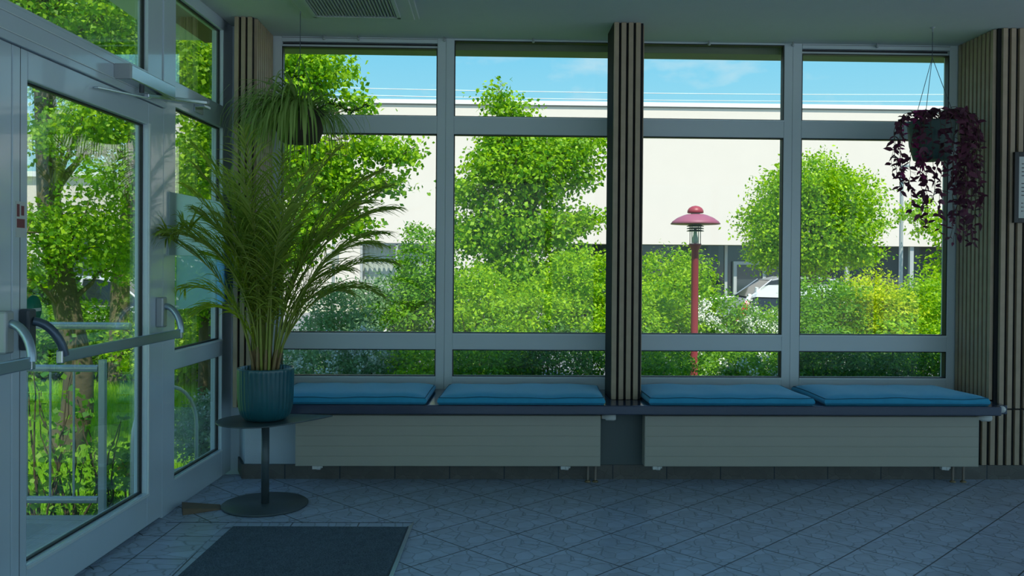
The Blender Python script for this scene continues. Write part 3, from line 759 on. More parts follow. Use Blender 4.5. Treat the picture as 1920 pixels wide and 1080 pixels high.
for i in range(9):
    a = rp_.uniform(0, 6.28); b_ = rp_.uniform(.01, .07); a2 = a+rp_.uniform(-.4, .4)
    x, y = b_*math.cos(a), b_*math.sin(a)
    canes.tube([(x, y, .25), (x*1.3, y*1.3, .45), (x*1.8, y*1.8, .72)], [.009, .007, .004], 7)
canes.build('canes', 'cane', pp)

# ================================================================== hanging planters
def hanger(o, apex, rim, hook_z, strm, n=3, rot=0):
    MB().tube([(0, 0, apex), (0, 0, hook_z)], .0022, 6).build('cord', strm, o)
    s = MB()
    for k_ in range(n):
        a = rot+2*math.pi*k_/n; s.tube([(0, 0, apex), (rim[0]*math.cos(a), rim[0]*math.sin(a), rim[1])], .0018, 6)
    s.build('strings', strm, o)
    MB().lathe([(.014, 0), (.014, -.004), (.004, -.008), (.004, -.03)], (0, 0, hook_z), 12).build('ceiling_hook', 'grey_metal', o)
hp = thing('hanging_planter', 'hanging basket of arching strap leaves above the potted palm', 'hanging plant', (-1.10, 4.97, 0))
MB().lathe([(.075, 1.99), (.11, 2.0), (.132, 2.06), (.140, 2.16), (.143, 2.175), (.13, 2.175), (.12, 2.14)], n=32).build('basket', 'brown_basket', hp)
MB().lathe([(.125, 2.135), (.10, 2.155), (.001, 2.165)], n=20).build('soil', 'soil', hp)
hanger(hp, 2.50, (.136, 2.17), CZ, 'string', 3, .6)
V = []; F_ = []
rq = random.Random(5)
for i in range(430):
    a = rq.uniform(0, 2*math.pi)
    if rq.random() < .6: a = math.pi*1.25+rq.uniform(-1.2, 1.2)
    h = Vector((math.cos(a), math.sin(a), 0)); L = rq.uniform(.24, .58); tilt = rq.uniform(.1, 1.2); p = Vector((.05*math.cos(a), .05*math.sin(a), 2.16)); pts = [p.copy()]
    m_ = 9
    for k_ in range(m_):
        tilt += rq.uniform(.20, .38); tt = min(tilt, 2.95); p = p+(h*math.sin(tt)+Vector((0, 0, 1))*math.cos(tt))*L/m_
        wl = dw(p.y+4.97)+.05
        if p.x-1.10 < wl: p.x = wl+1.10
        if p.y+4.97 > 5.135: p.y = 5.135-4.97
        pts.append(p.copy())
    w = rq.uniform(.007, .013); ribbon(V, F_, pts, [w*.8]+[w]*6+[w*.7, w*.4, .001], Vector((0, 0, 1))+h*.3)
arr_mesh('leaves', [tuple(v) for v in V], F_, 'leaf_spider', hp)
# small trailing shoot to the right
V = []; F_ = []; stem = []
p = Vector((.06, -.05, 2.17)); 
for k_ in range(16): p = p+Vector((.021, -.002, .012*math.sin(k_*.55))); stem.append(p.copy())
for i in range(90):
    q = stem[rq.randrange(2, 16)]; d = Vector((rq.uniform(-.5, 1), rq.uniform(-1, 1), rq.uniform(-.6, .7))).normalized(); L = rq.uniform(.02, .04)
    ribbon(V, F_, [q, q+d*L*.5, q+d*L], [.002, .012, .001], Vector((rq.uniform(-1, 1), rq.uniform(-1, 1), 1)))
ts = arr_mesh('trailing_shoot', [tuple(v) for v in V], F_, 'leaf_dark', hp); MB().tube(stem, .0025, 5).build('shoot_stem', 'twig', ts)

hp = thing('hanging_planter', 'hanging pot of trailing purple leaved plant beside the slatted right wall', 'hanging plant', (2.70, 5.16, 0))
MB().lathe([(.085, 1.955), (.10, 1.96), (.125, 2.05), (.136, 2.165), (.142, 2.18), (.142, 2.19), (.128, 2.19), (.122, 2.16)], n=40, mod=lambda a, z: 1+(.012*math.cos(a*20))).build('pot', 'basket_pot', hp)
MB().lathe([(.122, 2.155), (.10, 2.17), (.001, 2.18)], n=20).build('soil', 'soil', hp)
hanger(hp, 2.585, (.138, 2.18), CZ, 'string', 3, R(200))
V = []; F_ = []; stems = MB(); V2 = []; F2 = []
def trail(a, L, r0=.11, wine=False, zlim=1.42, spread=1.0):
    h = Vector((math.cos(a), math.sin(a), 0)); p = h*.05+Vector((0, 0, 2.18)); pts = [p.copy()]
    m_ = int(L/.028); tilt = .5
    for k_ in range(m_):
        if (Vector((p.x, p.y, 0)).length < r0+.045*spread) and p.z > 2.05: tilt = min(tilt+.16, 1.65)
        else: tilt = min(tilt+.30, math.pi+(.05 if L > .4 else -.05))
        p = p+(h*math.sin(tilt)+Vector((0, 0, 1))*math.cos(tilt))*.028+Vector((rq.uniform(-.009, .009), rq.uniform(-.007, .007), 0))
        if p.x+2.70 > 3.04: p.x = 3.04-2.70
        if p.y+5.16 > 5.54: p.y = .38
        pts.append(p.copy())
    stems.tube(pts, .0016, 4, False)
    VV, FF = (V2, F2) if wine else (V, F_)
    for i, q in enumerate(pts[2:]):
        for s_ in range(2):
            if rq.random() < (.10 if wine else .42): continue
            d = Vector((rq.uniform(-1, 1), rq.uniform(-1, .6), rq.uniform(-.9, .25))).normalized(); l_ = rq.uniform(.030, .062)*(.8 if wine else 1)
            e_ = q+d*l_
            if e_.x+2.70 > 3.075: d.x = -abs(d.x)
            w = l_*.48
            ribbon(VV, FF, [q, q+d*l_*.3, q+d*l_*.62, q+d*l_+Vector((0, 0, -.006))], [.002, w, w*.85, .001], Vector((rq.uniform(-.8, .8), -.7, rq.uniform(.2, 1))))
for i in range(22):   # long trails in front, below and on the right
    a = rq.uniform(R(-105), R(15)); trail(a, rq.uniform(.50, .98), r0=rq.uniform(.025, .06))
for i in range(5): trail(R(-120)+rq.uniform(-.3, .3), rq.uniform(.62, .90), r0=.03)
for i in range(4): trail(R(195)+rq.uniform(-.3, .4), rq.uniform(.50, .66), r0=.03)
for i in range(3): trail(R(-140)+rq.uniform(-.12, .12), .56, r0=.03, wine=True)
for i in range(12):  # bushy top, spilling right
    a = rq.uniform(-1.5, .6); trail(a, rq.uniform(.12, .22), r0=.10)
arr_mesh('purple_leaves', [tuple(v) for v in V], F_, 'leaf_purple', hp); arr_mesh('wine_leaves', [tuple(v) for v in V2], F2, 'leaf_wine', hp)
stems.build('stems', 'twig', hp)

# ================================================================== outside ground
gr = MB().add([(-60, -30, GZ), (60, -30, GZ), (60, 60, GZ), (-60, 60, GZ)], [(0, 1, 2, 3)]).build('ground', 'lawn_soil'); struct(gr)
rd = MB().box(-40, 40, 12.3, 30.8, GZ, GZ+.02).build('road', 'asphalt'); struct(rd)
# entrance slab outside the door
ps = MB().prism([(-5.0, -1.0), (dw(-1)-.07, -1.0), (dw(4.45)-.07, 4.45), (-5.0, 4.45)], -.5, -.01).build('porch_slab', 'concrete_slab'); struct(ps)
# railing
rl = thing('porch_railing', 'galvanised tube railing with thin balusters beyond the glass door', 'railing')
ry = 4.40
MB().tube([(-4.6, ry, .755), (-1.985, ry, .755)], .019, 12).build('middle_rail', 'gal_rail', rl)
MB().tube([(-4.6, ry, .085), (-1.985, ry, .085)], .019, 12).build('bottom_rail', 'gal_rail', rl)
for x in (-1.965, -3.6): MB().box(x-.016, x+.016, ry-.016, ry+.016, -.01, .80).build('post', 'gal_rail', rl, bevel=.003)
for i in range(22):
    x = -2.11-i*.118
    if abs(x+3.6) < .04: continue
    MB().tube([(x, ry, .085), (x, ry, .755)], .006, 6).build('baluster', 'gal_rail', rl)
MB().tube([(-4.5, 4.48, .97), (-1.86, 4.48, .965)], .020, 12).build('handrail', 'gal_rail', rl)
MB().tube([(-2.46, 4.48, .96), (-2.46, 4.44, .76)], .012, 8).box(-2.49, -2.43, 4.38, 4.50, .57, .74).build('rail_bracket', 'gal_rail', rl)
# metal hoop put in for an arc reflected in the glass
for (cx, cy, lab) in ((-1.98, 5.30, 'pale metal hoop standing in for a reflection in the side window'),):
    hh = thing('reflection_hoop', lab, 'reflection stand-in', (cx, cy, GZ))
    pts = [(-.28, 0, 0), (-.28, 0, .75)]+[(-.28*math.cos(a), 0, .75+.28*math.sin(a)) for a in [math.pi*i/14 for i in range(1, 14)]]+[(.28, 0, .75), (.28, 0, 0)]
    hh.rotation_euler.z = R(70)
    MB().tube(pts, .012, 10).build('hoop', 'gal_rail', hh)
    MB().tube([(-.28, 0, .5), (.28, 0, .5)], .008, 8).build('crossbar', 'gal_rail', hh)

# ================================================================== building across the road
BY = 31.0
bd = thing('office_building', 'long pale concrete building with flat roof across the road', 'building', (0, BY, 0))
WX0, WX1 = -4.67, -1.45
w_ = MB().box(-12.5, WX0, 0, 6, GZ, 7.05).box(WX0, WX1, 0, 6, 2.05, 7.05).box(WX1, 2.9, 0, 6, GZ, 7.05).box(2.9, 60, 0, 6, 2.08, 7.05).box(WX0, WX1, 0, 6, GZ, .30)
w_.build('wall', 'facade', bd)
MB().box(-12.6, 60, -.08, 6.1, 7.09, 7.24).build('roof_cap', 'facade_cap', bd)
MB().box(-12.5, 60, -.03, 6, 7.05, 7.09).build('cap_joint', 'cap_line', bd)  # thin dark line under the roof cap
MB().box(2.9, 60, .9, 1.0, GZ, 2.08).build('dark_glazing', 'far_glass', bd)
MB().box(11.6, 60, .7, .9, GZ, 2.08).build('dark_cladding', 'dark_panel', bd)
for x in (5.6, 8.9): MB().box(x-.05, x+.05, .82, .92, GZ, 2.08).build('mullion', 'far_frame', bd)
for x in (13.2, 15.6, 18.2): MB().box(x-.07, x+.07, .1, .25, GZ, 2.08).build('column', 'far_frame', bd)
fd = empty('entrance_door'); fd.parent = bd
MB().box(9.15, 9.27, .7, .85, GZ, 1.48).box(10.25, 10.37, .7, .85, GZ, 1.48).box(9.27, 10.25, .7, .85, 1.36, 1.48).build('door_frame', 'far_frame', fd)
MB().box(9.27, 10.25, .76, .80, GZ, 1.36).build('door_pane', 'far_glass', fd)
fw = empty('curtained_window'); fw.parent = bd
ff = MB().box(WX0, WX0+.08, .05, .2, .3, 2.05).box(WX1-.08, WX1, .05, .2, .3, 2.05).box(WX0, WX1, .05, .2, 1.97, 2.05).box(WX0+.0, WX0+1.35, .05, .2, 1.38, 1.45).box(WX0+1.28, WX0+1.36, .05, .2, .3, 2.0).box(WX0, WX1, .05, .2, .30, .38)
ff.build('window_frame', 'far_frame', fw)
MB().box(WX0, WX1, .12, .15, .3, 2.05).build('window_pane', 'glass', fw)
cu = MB(); 
vs = []; nn = 90
for i in range(nn+1):
    x = WX0+(WX1-WX0)*i/nn; y = .42+.05*math.sin(i*1.3); vs += [(x, y, .3), (x, y, 2.05)]
cu.add(vs, [(2*i, 2*i+2, 2*i+3, 2*i+1) for i in range(nn)], True); cu.build('curtain', 'curtain', fw)
MB().box(WX0, WX1, .8, .9, .2, 2.1).build('room_behind', 'dark_panel', fw)
# white low building further left
b2 = thing('white_outbuilding', 'low pale building far off behind the trees at the left', 'building', (-22, 34, 0))
MB().box(-9, 8, 0, 6, GZ, 4.6).build('wall', 'facade', b2); MB().box(-9.2, 8.2, -.2, 6.2, 4.6, 4.8).build('roof', 'facade_cap', b2)
for i in range(5): MB().box(-8+i*3.2, -6+i*3.2, -.03, .05, .6, 2.4).build('window', 'far_glass', b2)

# overhead wires
for (y0p, lab) in ((160, 'upper of two thin overhead wires above the building roof'), (173, 'lower of two thin overhead wires above the building roof')):
    a = at(300, y0p-4, 20); b_ = at(2000, y0p+16, 24); pts = []
    for i in range(21):
        q = i/20; p = Vector(a).lerp(b_, q); p.z -= .22*4*q*(1-q)*.5; pts.append(p)
    w = MB().tube(pts, .010, 5).build('overhead_wire', 'wire'); tag(w, lab, 'wire', 'overhead wires')

# poles
def pole(x, y, Y, rad, lab, zt, box=None, name='street_pole', cat='pole'):
    p = at(x, y, Y); th = thing(name, lab, cat, (p.x, Y, GZ))
    MB().tube([(0, 0, 0), (0, 0, zt-GZ)], [rad, rad*.8], 10).build('shaft', 'pole_grey', th)
    if box: MB().box(-.10, .10, -.12, -.02, box[0]-GZ, box[1]-GZ).build('meter_box', 'far_frame', th, bevel=.01)
    else: MB().box(-.05, .05, -.35, .0, zt-GZ-.02, zt-GZ+.05).build('lamp_head', 'pole_grey', th, bevel=.01)
pole(1689, 500, 22, .055, 'slim grey pole in front of the dark cladding at the right', 3.9)
pole(625, 500, 15, .03, 'thin grey pole with a small box behind the palm fronds', 2.2, (1.28, 1.48))

# red garden lamp
LY = 9.5; lp = at(1303, 500, LY)
gl = thing('garden_lamp', 'red post lantern with wide domed shade standing in the shrubs', 'lamp post', (lp.x, LY, GZ))
def lz(y): return at(1303, y, LY).z-GZ
MB().lathe([(.10, 0), (.10, .01), (.045, .03), (.041, .05), (.040, lz(470)), (.062, lz(462)), (.068, lz(460)), (.068, lz(457))], n=24).build('post', 'lamp_red', gl)
zb = lz(420)
MB().lathe([(.272, zb-.003), (.275, zb), (.255, zb+.028), (.20, zb+.068), (.13, zb+.098), (.095, zb+.108), (.085, zb+.105), (.19, zb+.058), (.25, zb+.018)], n=48).build('shade', 'lamp_shade_red', gl)
zc = lz(399)
MB().lathe([(.082, zc-.004), (.090, zc), (.088, zc+.025), (.072, zc+.052), (.040, zc+.072), (.001, zc+.080)], n=32).build('cap', 'lamp_red', gl)
MB().lathe([(.050, zb+.10), (.050, zc+.0)], n=16).build('neck', 'bulb_white', gl)
z0, z1 = lz(457), zb+.05
MB().lathe([(.062, z0), (.060, (z0+z1)/2), (.062, z1)], n=24, cap=False).build('lantern_glass', 'glass', gl)
MB().lathe([(.001, z0), (.03, z0+.005), (.034, z0+.06), (.022, z0+.10), (.014, z0+.17), (.001, z0+.175)], n=16).build('bulb', 'bulb_white', gl)
for k_ in range(3):
    MB().lathe([(.085-.006*0, lz(431)+k_*.027-.01), (.096, lz(431)+k_*.027-.016), (.094, lz(431)+k_*.027-.010), (.062, lz(431)+k_*.027)], n=28).build('louver_ring', 'louver', gl)
for k_ in range(4):
    a = R(45+90*k_); MB().tube([(.068*math.cos(a), .068*math.sin(a), z0-.01), (.068*math.cos(a), .068*math.sin(a), z1+.04)], .004, 6).build('rod', 'louver', gl)

# ================================================================== cars
def car(name_label, loc, rz, paint, hatch=True, group=None):
    th = thing('car', name_label, 'car', loc, rz, group)
    # side profile (x forward, z up), half width varies
    L = 4.2; W_ = .86
    lower = [(-2.08, .32), (-2.10, .62), (-2.02, .88), (-1.0, .93), (.75, .90), (1.75, .76), (2.08, .58), (2.10, .32), (1.75, .22), (-1.75, .22)]
    def loft(poly, wf):
        n = len(poly); vs = []; fs = []; ys = (-1, -.86, 0, .86, 1)
        for y in ys:
            ins = 1 if abs(y) < .99 else .97
            for (x, z) in poly: vs.append((x*ins, y*wf(x, z), .575+(z-.575)*ins))
        for j in range(len(ys)-1):
            for k_ in range(n): fs.append((j*n+k_, j*n+(k_+1) % n, (j+1)*n+(k_+1) % n, (j+1)*n+k_))
        fs.append(tuple(range(n))); fs.append(tuple((len(ys)-1)*n+k_ for k_ in reversed(range(n)))); return vs, fs
    v_, q_ = loft(lower, lambda x, z: W_*(1-.08*max(0, abs(x)-1.5)/.6))
    MB().add(v_, q_, False).build('body', paint, th, bevel=.03)
    cab = [(-1.98, .88), (-1.72, 1.30), (-1.2, 1.45), (.0, 1.46), (.35, 1.38), (1.05, .90)]
    v_, q_ = loft(cab, lambda x, z: W_*(1-.20*max(0, z-.88)/.57)); MB().add(v_, q_, False).build('cabin_glass', 'car_glass', th, bevel=.02)
    roof = [(-1.74, 1.30), (-1.2, 1.452), (.0, 1.462), (.36, 1.385), (.30, 1.40), (-.05, 1.485), (-1.2, 1.478), (-1.72, 1.35)]
    v_, q_ = loft(roof, lambda x, z: W_*.82); MB().add(v_, q_, False).build('roof', paint, th)
    pl_ = MB()
    for s in (-1, 1):
        for x, x2 in ((-.35, -.30), (-1.35, -1.45)): pl_.tube([(x, s*W_*.985, .90), (x2, s*W_*.82, 1.44)], .03, 6)
        pl_.tube([(1.0, s*W_*.98, .91), (.36, s*W_*.82, 1.40)], .025, 6); pl_.tube([(-1.96, s*W_*.96, .90), (-1.72, s*W_*.82, 1.33)], .04, 6)
    pl_.build('pillars', paint, th)
    for x in (-1.3, 1.3):
        for s in (-1, 1):
            w = MB().lathe([(.20, -.10), (.31, -.09), (.32, 0), (.31, .09), (.20, .10)], (x, s*.76, .32), 24, axis='y').build('wheel', 'tyre', th)
            MB().lathe([(.19, -.11), (.20, 0), (.19, .11)], (x, s*.76, .32), 20, axis='y').build('hubcap', 'steel', w)
    for s in (-1, 1):
        MB().tube([(-2.06, s*.76, .74), (-2.03, s*.75, .90), (-1.84, s*.71, 1.22)], [.07, .075, .04], 10).build('tail_light', 'tail_red', th)
        MB().box(1.86, 2.03, s*.62-.14, s*.62+.14, .56, .68).build('headlight', 'white_plastic', th, bevel=.02)
    return th
car('silver car parked across the road behind the red lamp', (8.5, 25.0, GZ+.02), R(178), 'car_silver')
car('white car with red tail lights behind the flowering shrub', (5.75, 14.3, GZ+.02), R(52), 'car_white')
car('white car parked behind the tree trunk at the left', (-7.6, 17.5, GZ+.02), R(0), 'car_white')

# ================================================================== trees and shrubs
def tree(name, label, base, trunk_pts, tr, blobs, n, size, lm, bark='bark', branches=10, cl=26, cr=.13, shell=.7, cat='tree', group=None, asp=.6, up=.4, droop=.3, seed=1):
    th = thing(name, label, cat, base, 0, group); rs = random.Random(seed); bx_, by_, bz_ = base
    tp = [Vector(p)-Vector(base) for p in trunk_pts]
    MB().tube(tp, tr, 12).build('trunk', bark, th)
    bm_ = MB()
    for i in range(branches):
        b_ = blobs[i % len(blobs)]; tgt = Vector(b_[:3])-Vector(base)+Vector((rs.uniform(-.6, .6)*b_[3], rs.uniform(-.6, .6)*b_[4], rs.uniform(-.5, .6)*b_[5]))
        # start at the trunk point a bit lower than the target
        best = min(range(len(tp)), key=lambda j: abs(tp[j].z-(tgt.z-.5*(tgt-tp[j]).length))); s_ = tp[best]
        pts = [s_+(tgt-s_)*q+Vector((rs.uniform(-.05, .05), rs.uniform(-.05, .05), .10*math.sin(math.pi*q))) for q in (0, .25, .5, .75, 1)]
        r0 = min(.035, tr[best]*.45) if isinstance(tr, list) else tr*.4
        bm_.tube(pts, [r0, r0*.75, r0*.5, r0*.3, r0*.12], 6, False)
        for k_ in range(4):
            q = rs.choice(pts[2:]); e_ = q+Vector((rs.uniform(-1, 1)*b_[3]*.5, rs.uniform(-1, 1)*b_[4]*.5, rs.uniform(-.3, .6)*b_[5])); bm_.tube([q, (q+e_)/2+Vector((0, 0, .03)), e_], [r0*.22, r0*.14, .003], 5, False)
    if branches: bm_.build('branches', bark, th)
    bl = [(b_[0]-bx_, b_[1]-by_, b_[2]-bz_, b_[3], b_[4], b_[5]) for b_ in blobs]
    foliage('foliage', bl, n, size, lm, th, cl, cr, shell, asp, up, droop, zmin=0)
    return th
def px_blob(x, y, Y, rx, ry, d=None):
    """ellipsoid from an image position and radii in pixels at depth Y"""
    p = at(x, y, Y); return (p.x, Y, p.z, rx*Y/1600, (d if d else rx*Y/1600), ry*Y/1600)

# maple in the middle
Y = 12.0; b0 = at(985, 600, Y)
tree('maple_tree', 'tall light green maple in front of the second window', (b0.x, Y, GZ), [(b0.x, Y, GZ), (b0.x+.02, Y, .6), (b0.x-.05, Y, 1.6), (b0.x+.02, Y, 2.5), (b0.x-.2, Y, 3.2), (b0.x-.36, Y, 3.7)], [.09, .08, .065, .045, .025, .01],
     [px_blob(930, 182, Y, 24, 26), px_blob(958, 220, Y, 40, 34), px_blob(960, 262, Y, 70, 30, .5), px_blob(1075, 275, Y, 62, 32, .5), px_blob(1000, 300, Y, 80, 50, .6), px_blob(930, 320, Y, 55, 40, .6), px_blob(880, 360, Y, 36, 26, .5), px_blob(1000, 340, Y, 75, 50, .7), px_blob(1090, 325, Y, 30, 28, .4),
      px_blob(960, 420, Y, 90, 60, .9), px_blob(1040, 430, Y, 50, 45, .6), px_blob(1100, 415, Y, 26, 20, .4), px_blob(890, 440, Y, 48, 40, .6), px_blob(980, 520, Y, 110, 60, .9)],
     34000, .062, 'leaf_tree', branches=26, cl=18, cr=.11, shell=.85, asp=.75, seed=4)
# tree at the upper left of the first window, trunk hidden by the corner pillar
Y = 8.6; tx_ = -2.45
tree('plane_tree', 'broad leaved tree whose branches hang across the first window', (tx_, Y, GZ), [(tx_, Y, GZ), (tx_+.03, Y, 1.0), (tx_-.02, Y, 2.2), (tx_+.05, Y, 3.4), (tx_+.1, Y, 4.6)], [.13, .11, .09, .06, .03],
     [px_blob(600, 130, Y, 62, 42, .5), px_blob(560, 170, Y, 60, 50, .6), px_blob(668, 200, Y, 24, 18, .3), px_blob(545, 110, Y, 50, 40, .6), px_blob(610, 290, Y, 80, 36, .5), px_blob(700, 275, Y, 50, 20, .35), px_blob(760, 290, Y, 24, 22, .3),
      px_blob(565, 330, Y, 60, 55, .6), px_blob(640, 350, Y, 60, 36, .4), px_blob(725, 345, Y, 34, 18, .3), px_blob(600, 410, Y, 55, 36, .5), px_blob(665, 420, Y, 26, 12, .3), px_blob(545, 460, Y, 40, 40, .5), px_blob(480, 200, Y, 60, 110, .8), px_blob(385, 120, Y, 50, 70, .8), px_blob(390, 300, Y, 40, 60, .6)],
     24000, .052, 'leaf_tree', branches=36, cl=14, cr=.09, shell=.9, asp=.8, seed=8)
# round tree at the right
Y = 17.0; b0 = at(1525, 520, Y)
tree('round_tree', 'round crowned bright green tree left in the fourth window', (b0.x, Y, GZ), [(b0.x, Y, GZ), (b0.x, Y, .9), (b0.x-.05, Y, 1.7), (b0.x, Y, 2.6)], [.10, .09, .06, .03],
     [px_blob(1520, 345, Y, 68, 52, 1.0), px_blob(1465, 370, Y, 52, 48, .8), px_blob(1580, 370, Y, 58, 52, .8), px_blob(1440, 425, Y, 48, 42, .8), px_blob(1600, 425, Y, 48, 42, .8), px_blob(1520, 430, Y, 90, 60, 1.0), px_blob(1610, 480, Y, 34, 22, .5), px_blob(1440, 480, Y, 34, 22, .5), px_blob(1520, 480, Y, 60, 30, .7)],
     36000, .072, 'leaf_bright', branches=14, cl=22, cr=.14, shell=.6, seed=6)
Y = 19.0; b0 = at(1768, 520, Y)
tree('small_tree', 'small tree at the right edge of the fourth window', (b0.x, Y, GZ), [(b0.x, Y, GZ), (b0.x, Y, 1.2)], [.05, .03], [px_blob(1768, 505, Y, 36, 22, .4), px_blob(1790, 440, Y, 40, 50, .5), px_blob(1720, 400, Y+2, 40, 36, .4)], 2600, .10, 'leaf_bright', branches=6, cl=18, seed=16)
# trees seen through the door
Y = 8.0
def tp(x, y, Y=Y): p = at(x, y, Y); return (p.x, Y, p.z)
tree('lawn_tree', 'big leaning trunk with ivy green crown beyond the porch railing', (-3.95, Y, GZ), [(-3.95, Y, GZ), tp(145, 770), tp(148, 690), tp(130, 600), tp(110, 500), tp(92, 380), tp(88, 270), tp(84, 160), tp(88, 40), tp(95, -120)], [.17, .14, .125, .115, .115, .10, .095, .09, .075, .05],
     [px_blob(120, 250, 7.6, 75, 40, .6), px_blob(200, 230, 7.6, 60, 50, .6), px_blob(90, 420, 7.7, 55, 60, .5), px_blob(190, 430, 7.8, 60, 60, .6), px_blob(120, 60, Y, 120, 70, .9), px_blob(230, 60, Y, 70, 70, .9), px_blob(70, 500, 7.8, 40, 40, .4), px_blob(230, 480, 8.5, 50, 45, .6), px_blob(10, -30, Y, 130, 90, 1.2), px_blob(200, -40, Y, 120, 70, 1.2)],
     27000, .046, 'leaf_tree', bark='bark_pale', branches=22, cl=16, cr=.11, shell=.9, asp=.75, seed=9)
Y = 12.5; b0 = at(225, 600, Y)
tree('lawn_tree', 'second tree behind the leaning trunk, left of the side window', (b0.x, Y, GZ), [(b0.x, Y, GZ), (b0.x, Y, 1.0), (b0.x+.2, Y, 2.6), (b0.x+.1, Y, 4.4)], [.16, .13, .10, .05],
     [px_blob(225, 330, Y, 60, 60, .8), px_blob(150, 130, Y, 100, 90, 1.2), px_blob(260, 90, Y, 90, 90, 1.2), px_blob(350, 120, Y, 60, 100, 1.0), px_blob(360, 330, Y, 60, 80, 1.0), px_blob(250, 480, Y, 50, 50, .8)],
     15000, .085, 'leaf_mid', branches=14, cl=20, cr=.18, shell=.7, seed=11)
Y = 10.5; b0 = at(385, 600, Y)
tree('young_tree', 'bushy young tree filling the narrow side window', (b0.x, Y, GZ), [(b0.x, Y, GZ), (b0.x, Y, .8), (b0.x+.1, Y, 2.2)], [.09, .07, .03],
     [px_blob(370, 400, Y, 60, 90, .7), px_blob(385, 560, Y, 60, 50, .7), px_blob(350, 500, Y, 40, 70, .6), px_blob(400, 260, Y, 40, 60, .6)], 11000, .062, 'leaf_bright', branches=8, cl=18, seed=13)

def shrub(label, blobs, n, size, lm, flowers=None, group='shrubs in the border outside', name='shrub', cl=38, cr=.085, shell=.45, up=.6, asp=.5, seed=0, droop=-.3):
    cx = sum(b_[0] for b_ in blobs)/len(blobs); cy = sum(b_[1] for b_ in blobs)/len(blobs)
    th = thing(name, label, 'shrub', (cx, cy, GZ), 0, group); bl = [(b_[0]-cx, b_[1]-cy, b_[2]-GZ, *b_[3:]) for b_ in blobs]
    foliage('foliage', bl, n, size, lm, th, cl, cr, shell, asp, up, droop, zmin=0)
    rs = random.Random(seed); st = MB()
    for i in range(14):
        b_ = rs.choice(bl); e_ = Vector((b_[0]+rs.uniform(-.7, .7)*b_[3], b_[1]+rs.uniform(-.7, .7)*b_[4], max(.2, b_[2]+rs.uniform(0, .75)*b_[5]))); s_ = Vector((b_[0]*.5+rs.uniform(-.1, .1), b_[1]*.5, 0)); st.tube([s_, (s_*.4+e_*.6)+Vector((0, 0, -.05)), e_], [.014, .009, .003], 5, False)
    st.build('twigs', 'twig', th)
    if flowers:
        fm, nf, fr, cnt = flowers
        P, O = clump_points(bl, nf*4, 1, .03, .10); keep = (O[:, 1] < .3) & (O[:, 2] > -.5) & (P[:, 2] > .1); P = P[keep][:nf]
        Q = np.repeat(P, cnt, 0)+rng.normal(size=(len(P)*cnt, 3))*fr; V_, FF = leaf_arrays(Q, .022 if fr < .05 else .03, .9, .3); arr_mesh('blossom', V_, FF, fm, th)
    return th
PB = px_blob
# back row
shrub('grey green shrub under the curtained window of the far building', [PB(655, 600, 10.5, 70, 70, .7), PB(720, 590, 10.8, 55, 62, .6), PB(640, 650, 10.2, 100, 60, .7)], 13500, .050, 'leaf_grey', seed=1)
shrub('tall mid green bush left of the maple', [PB(800, 500, 11.2, 50, 82, .6), PB(778, 560, 11.0, 45, 52, .6), PB(825, 590, 10.8, 70, 80, .6), PB(740, 620, 10.6, 60, 60, .6)], 16500, .055, 'leaf_mid', seed=2)
shrub('bright feathery bush at the foot of the maple', [PB(890, 560, 10.4, 60, 62, .6), PB(1000, 590, 10.2, 80, 55, .6), PB(920, 620, 10.0, 90, 60, .6)], 16500, .050, 'leaf_bright', seed=3)
shrub('bright bush between the maple and the slatted column', [PB(1085, 530, 10.5, 60, 60, .6), PB(1100, 600, 10.2, 80, 60, .6), PB(1180, 600, 10.2, 70, 70, .6)], 15000, .052, 'leaf_bright', seed=4)
shrub('upright pale green bush left of the red lamp', [PB(1235, 540, 11.0, 45, 72, .5), PB(1290, 530, 11.4, 44, 58, .5), PB(1215, 610, 10.6, 60, 70, .5), PB(1290, 610, 11.0, 70, 60, .6)], 15750, .052, 'leaf_bright', seed=5)
shrub('flowering bush with round white blossom balls around the red lamp', [PB(1345, 600, 10.8, 70, 50, .5), PB(1300, 640, 10.7, 50, 50, .4), PB(1400, 630, 10.8, 70, 48, .5), PB(1350, 680, 10.6, 90, 40, .5)], 12750, .050, 'leaf_mid', ('flower_white', 46, .042, 90), seed=6)
shrub('mid green bush between lamp and round tree, sprinkled with small white flowers', [PB(1440, 634, 11.5, 60, 46, .5), PB(1420, 660, 11.0, 60, 50, .5)], 9000, .050, 'leaf_bright', ('flower_white', 110, .025, 30), seed=7)
shrub('dense green bush under the round tree', [PB(1530, 596, 10.8, 60, 76, .5), PB(1500, 640, 10.5, 60, 55, .5), PB(1580, 595, 11.0, 50, 70, .5)], 13500, .048, 'leaf_mid', seed=8)
shrub('yellow tipped bush in the middle of the fourth window', [PB(1630, 588, 11.0, 58, 72, .5), PB(1670, 600, 10.6, 50, 55, .5)], 11250, .048, 'leaf_yellow', seed=9)
shrub('green bush at the right end of the hedge by the slatted wall', [PB(1735, 585, 10.6, 62, 72, .5), PB(1790, 578, 10.8, 60, 70, .6), PB(1700, 640, 10.2, 90, 50, .5)], 14250, .050, 'leaf_bright', seed=10)
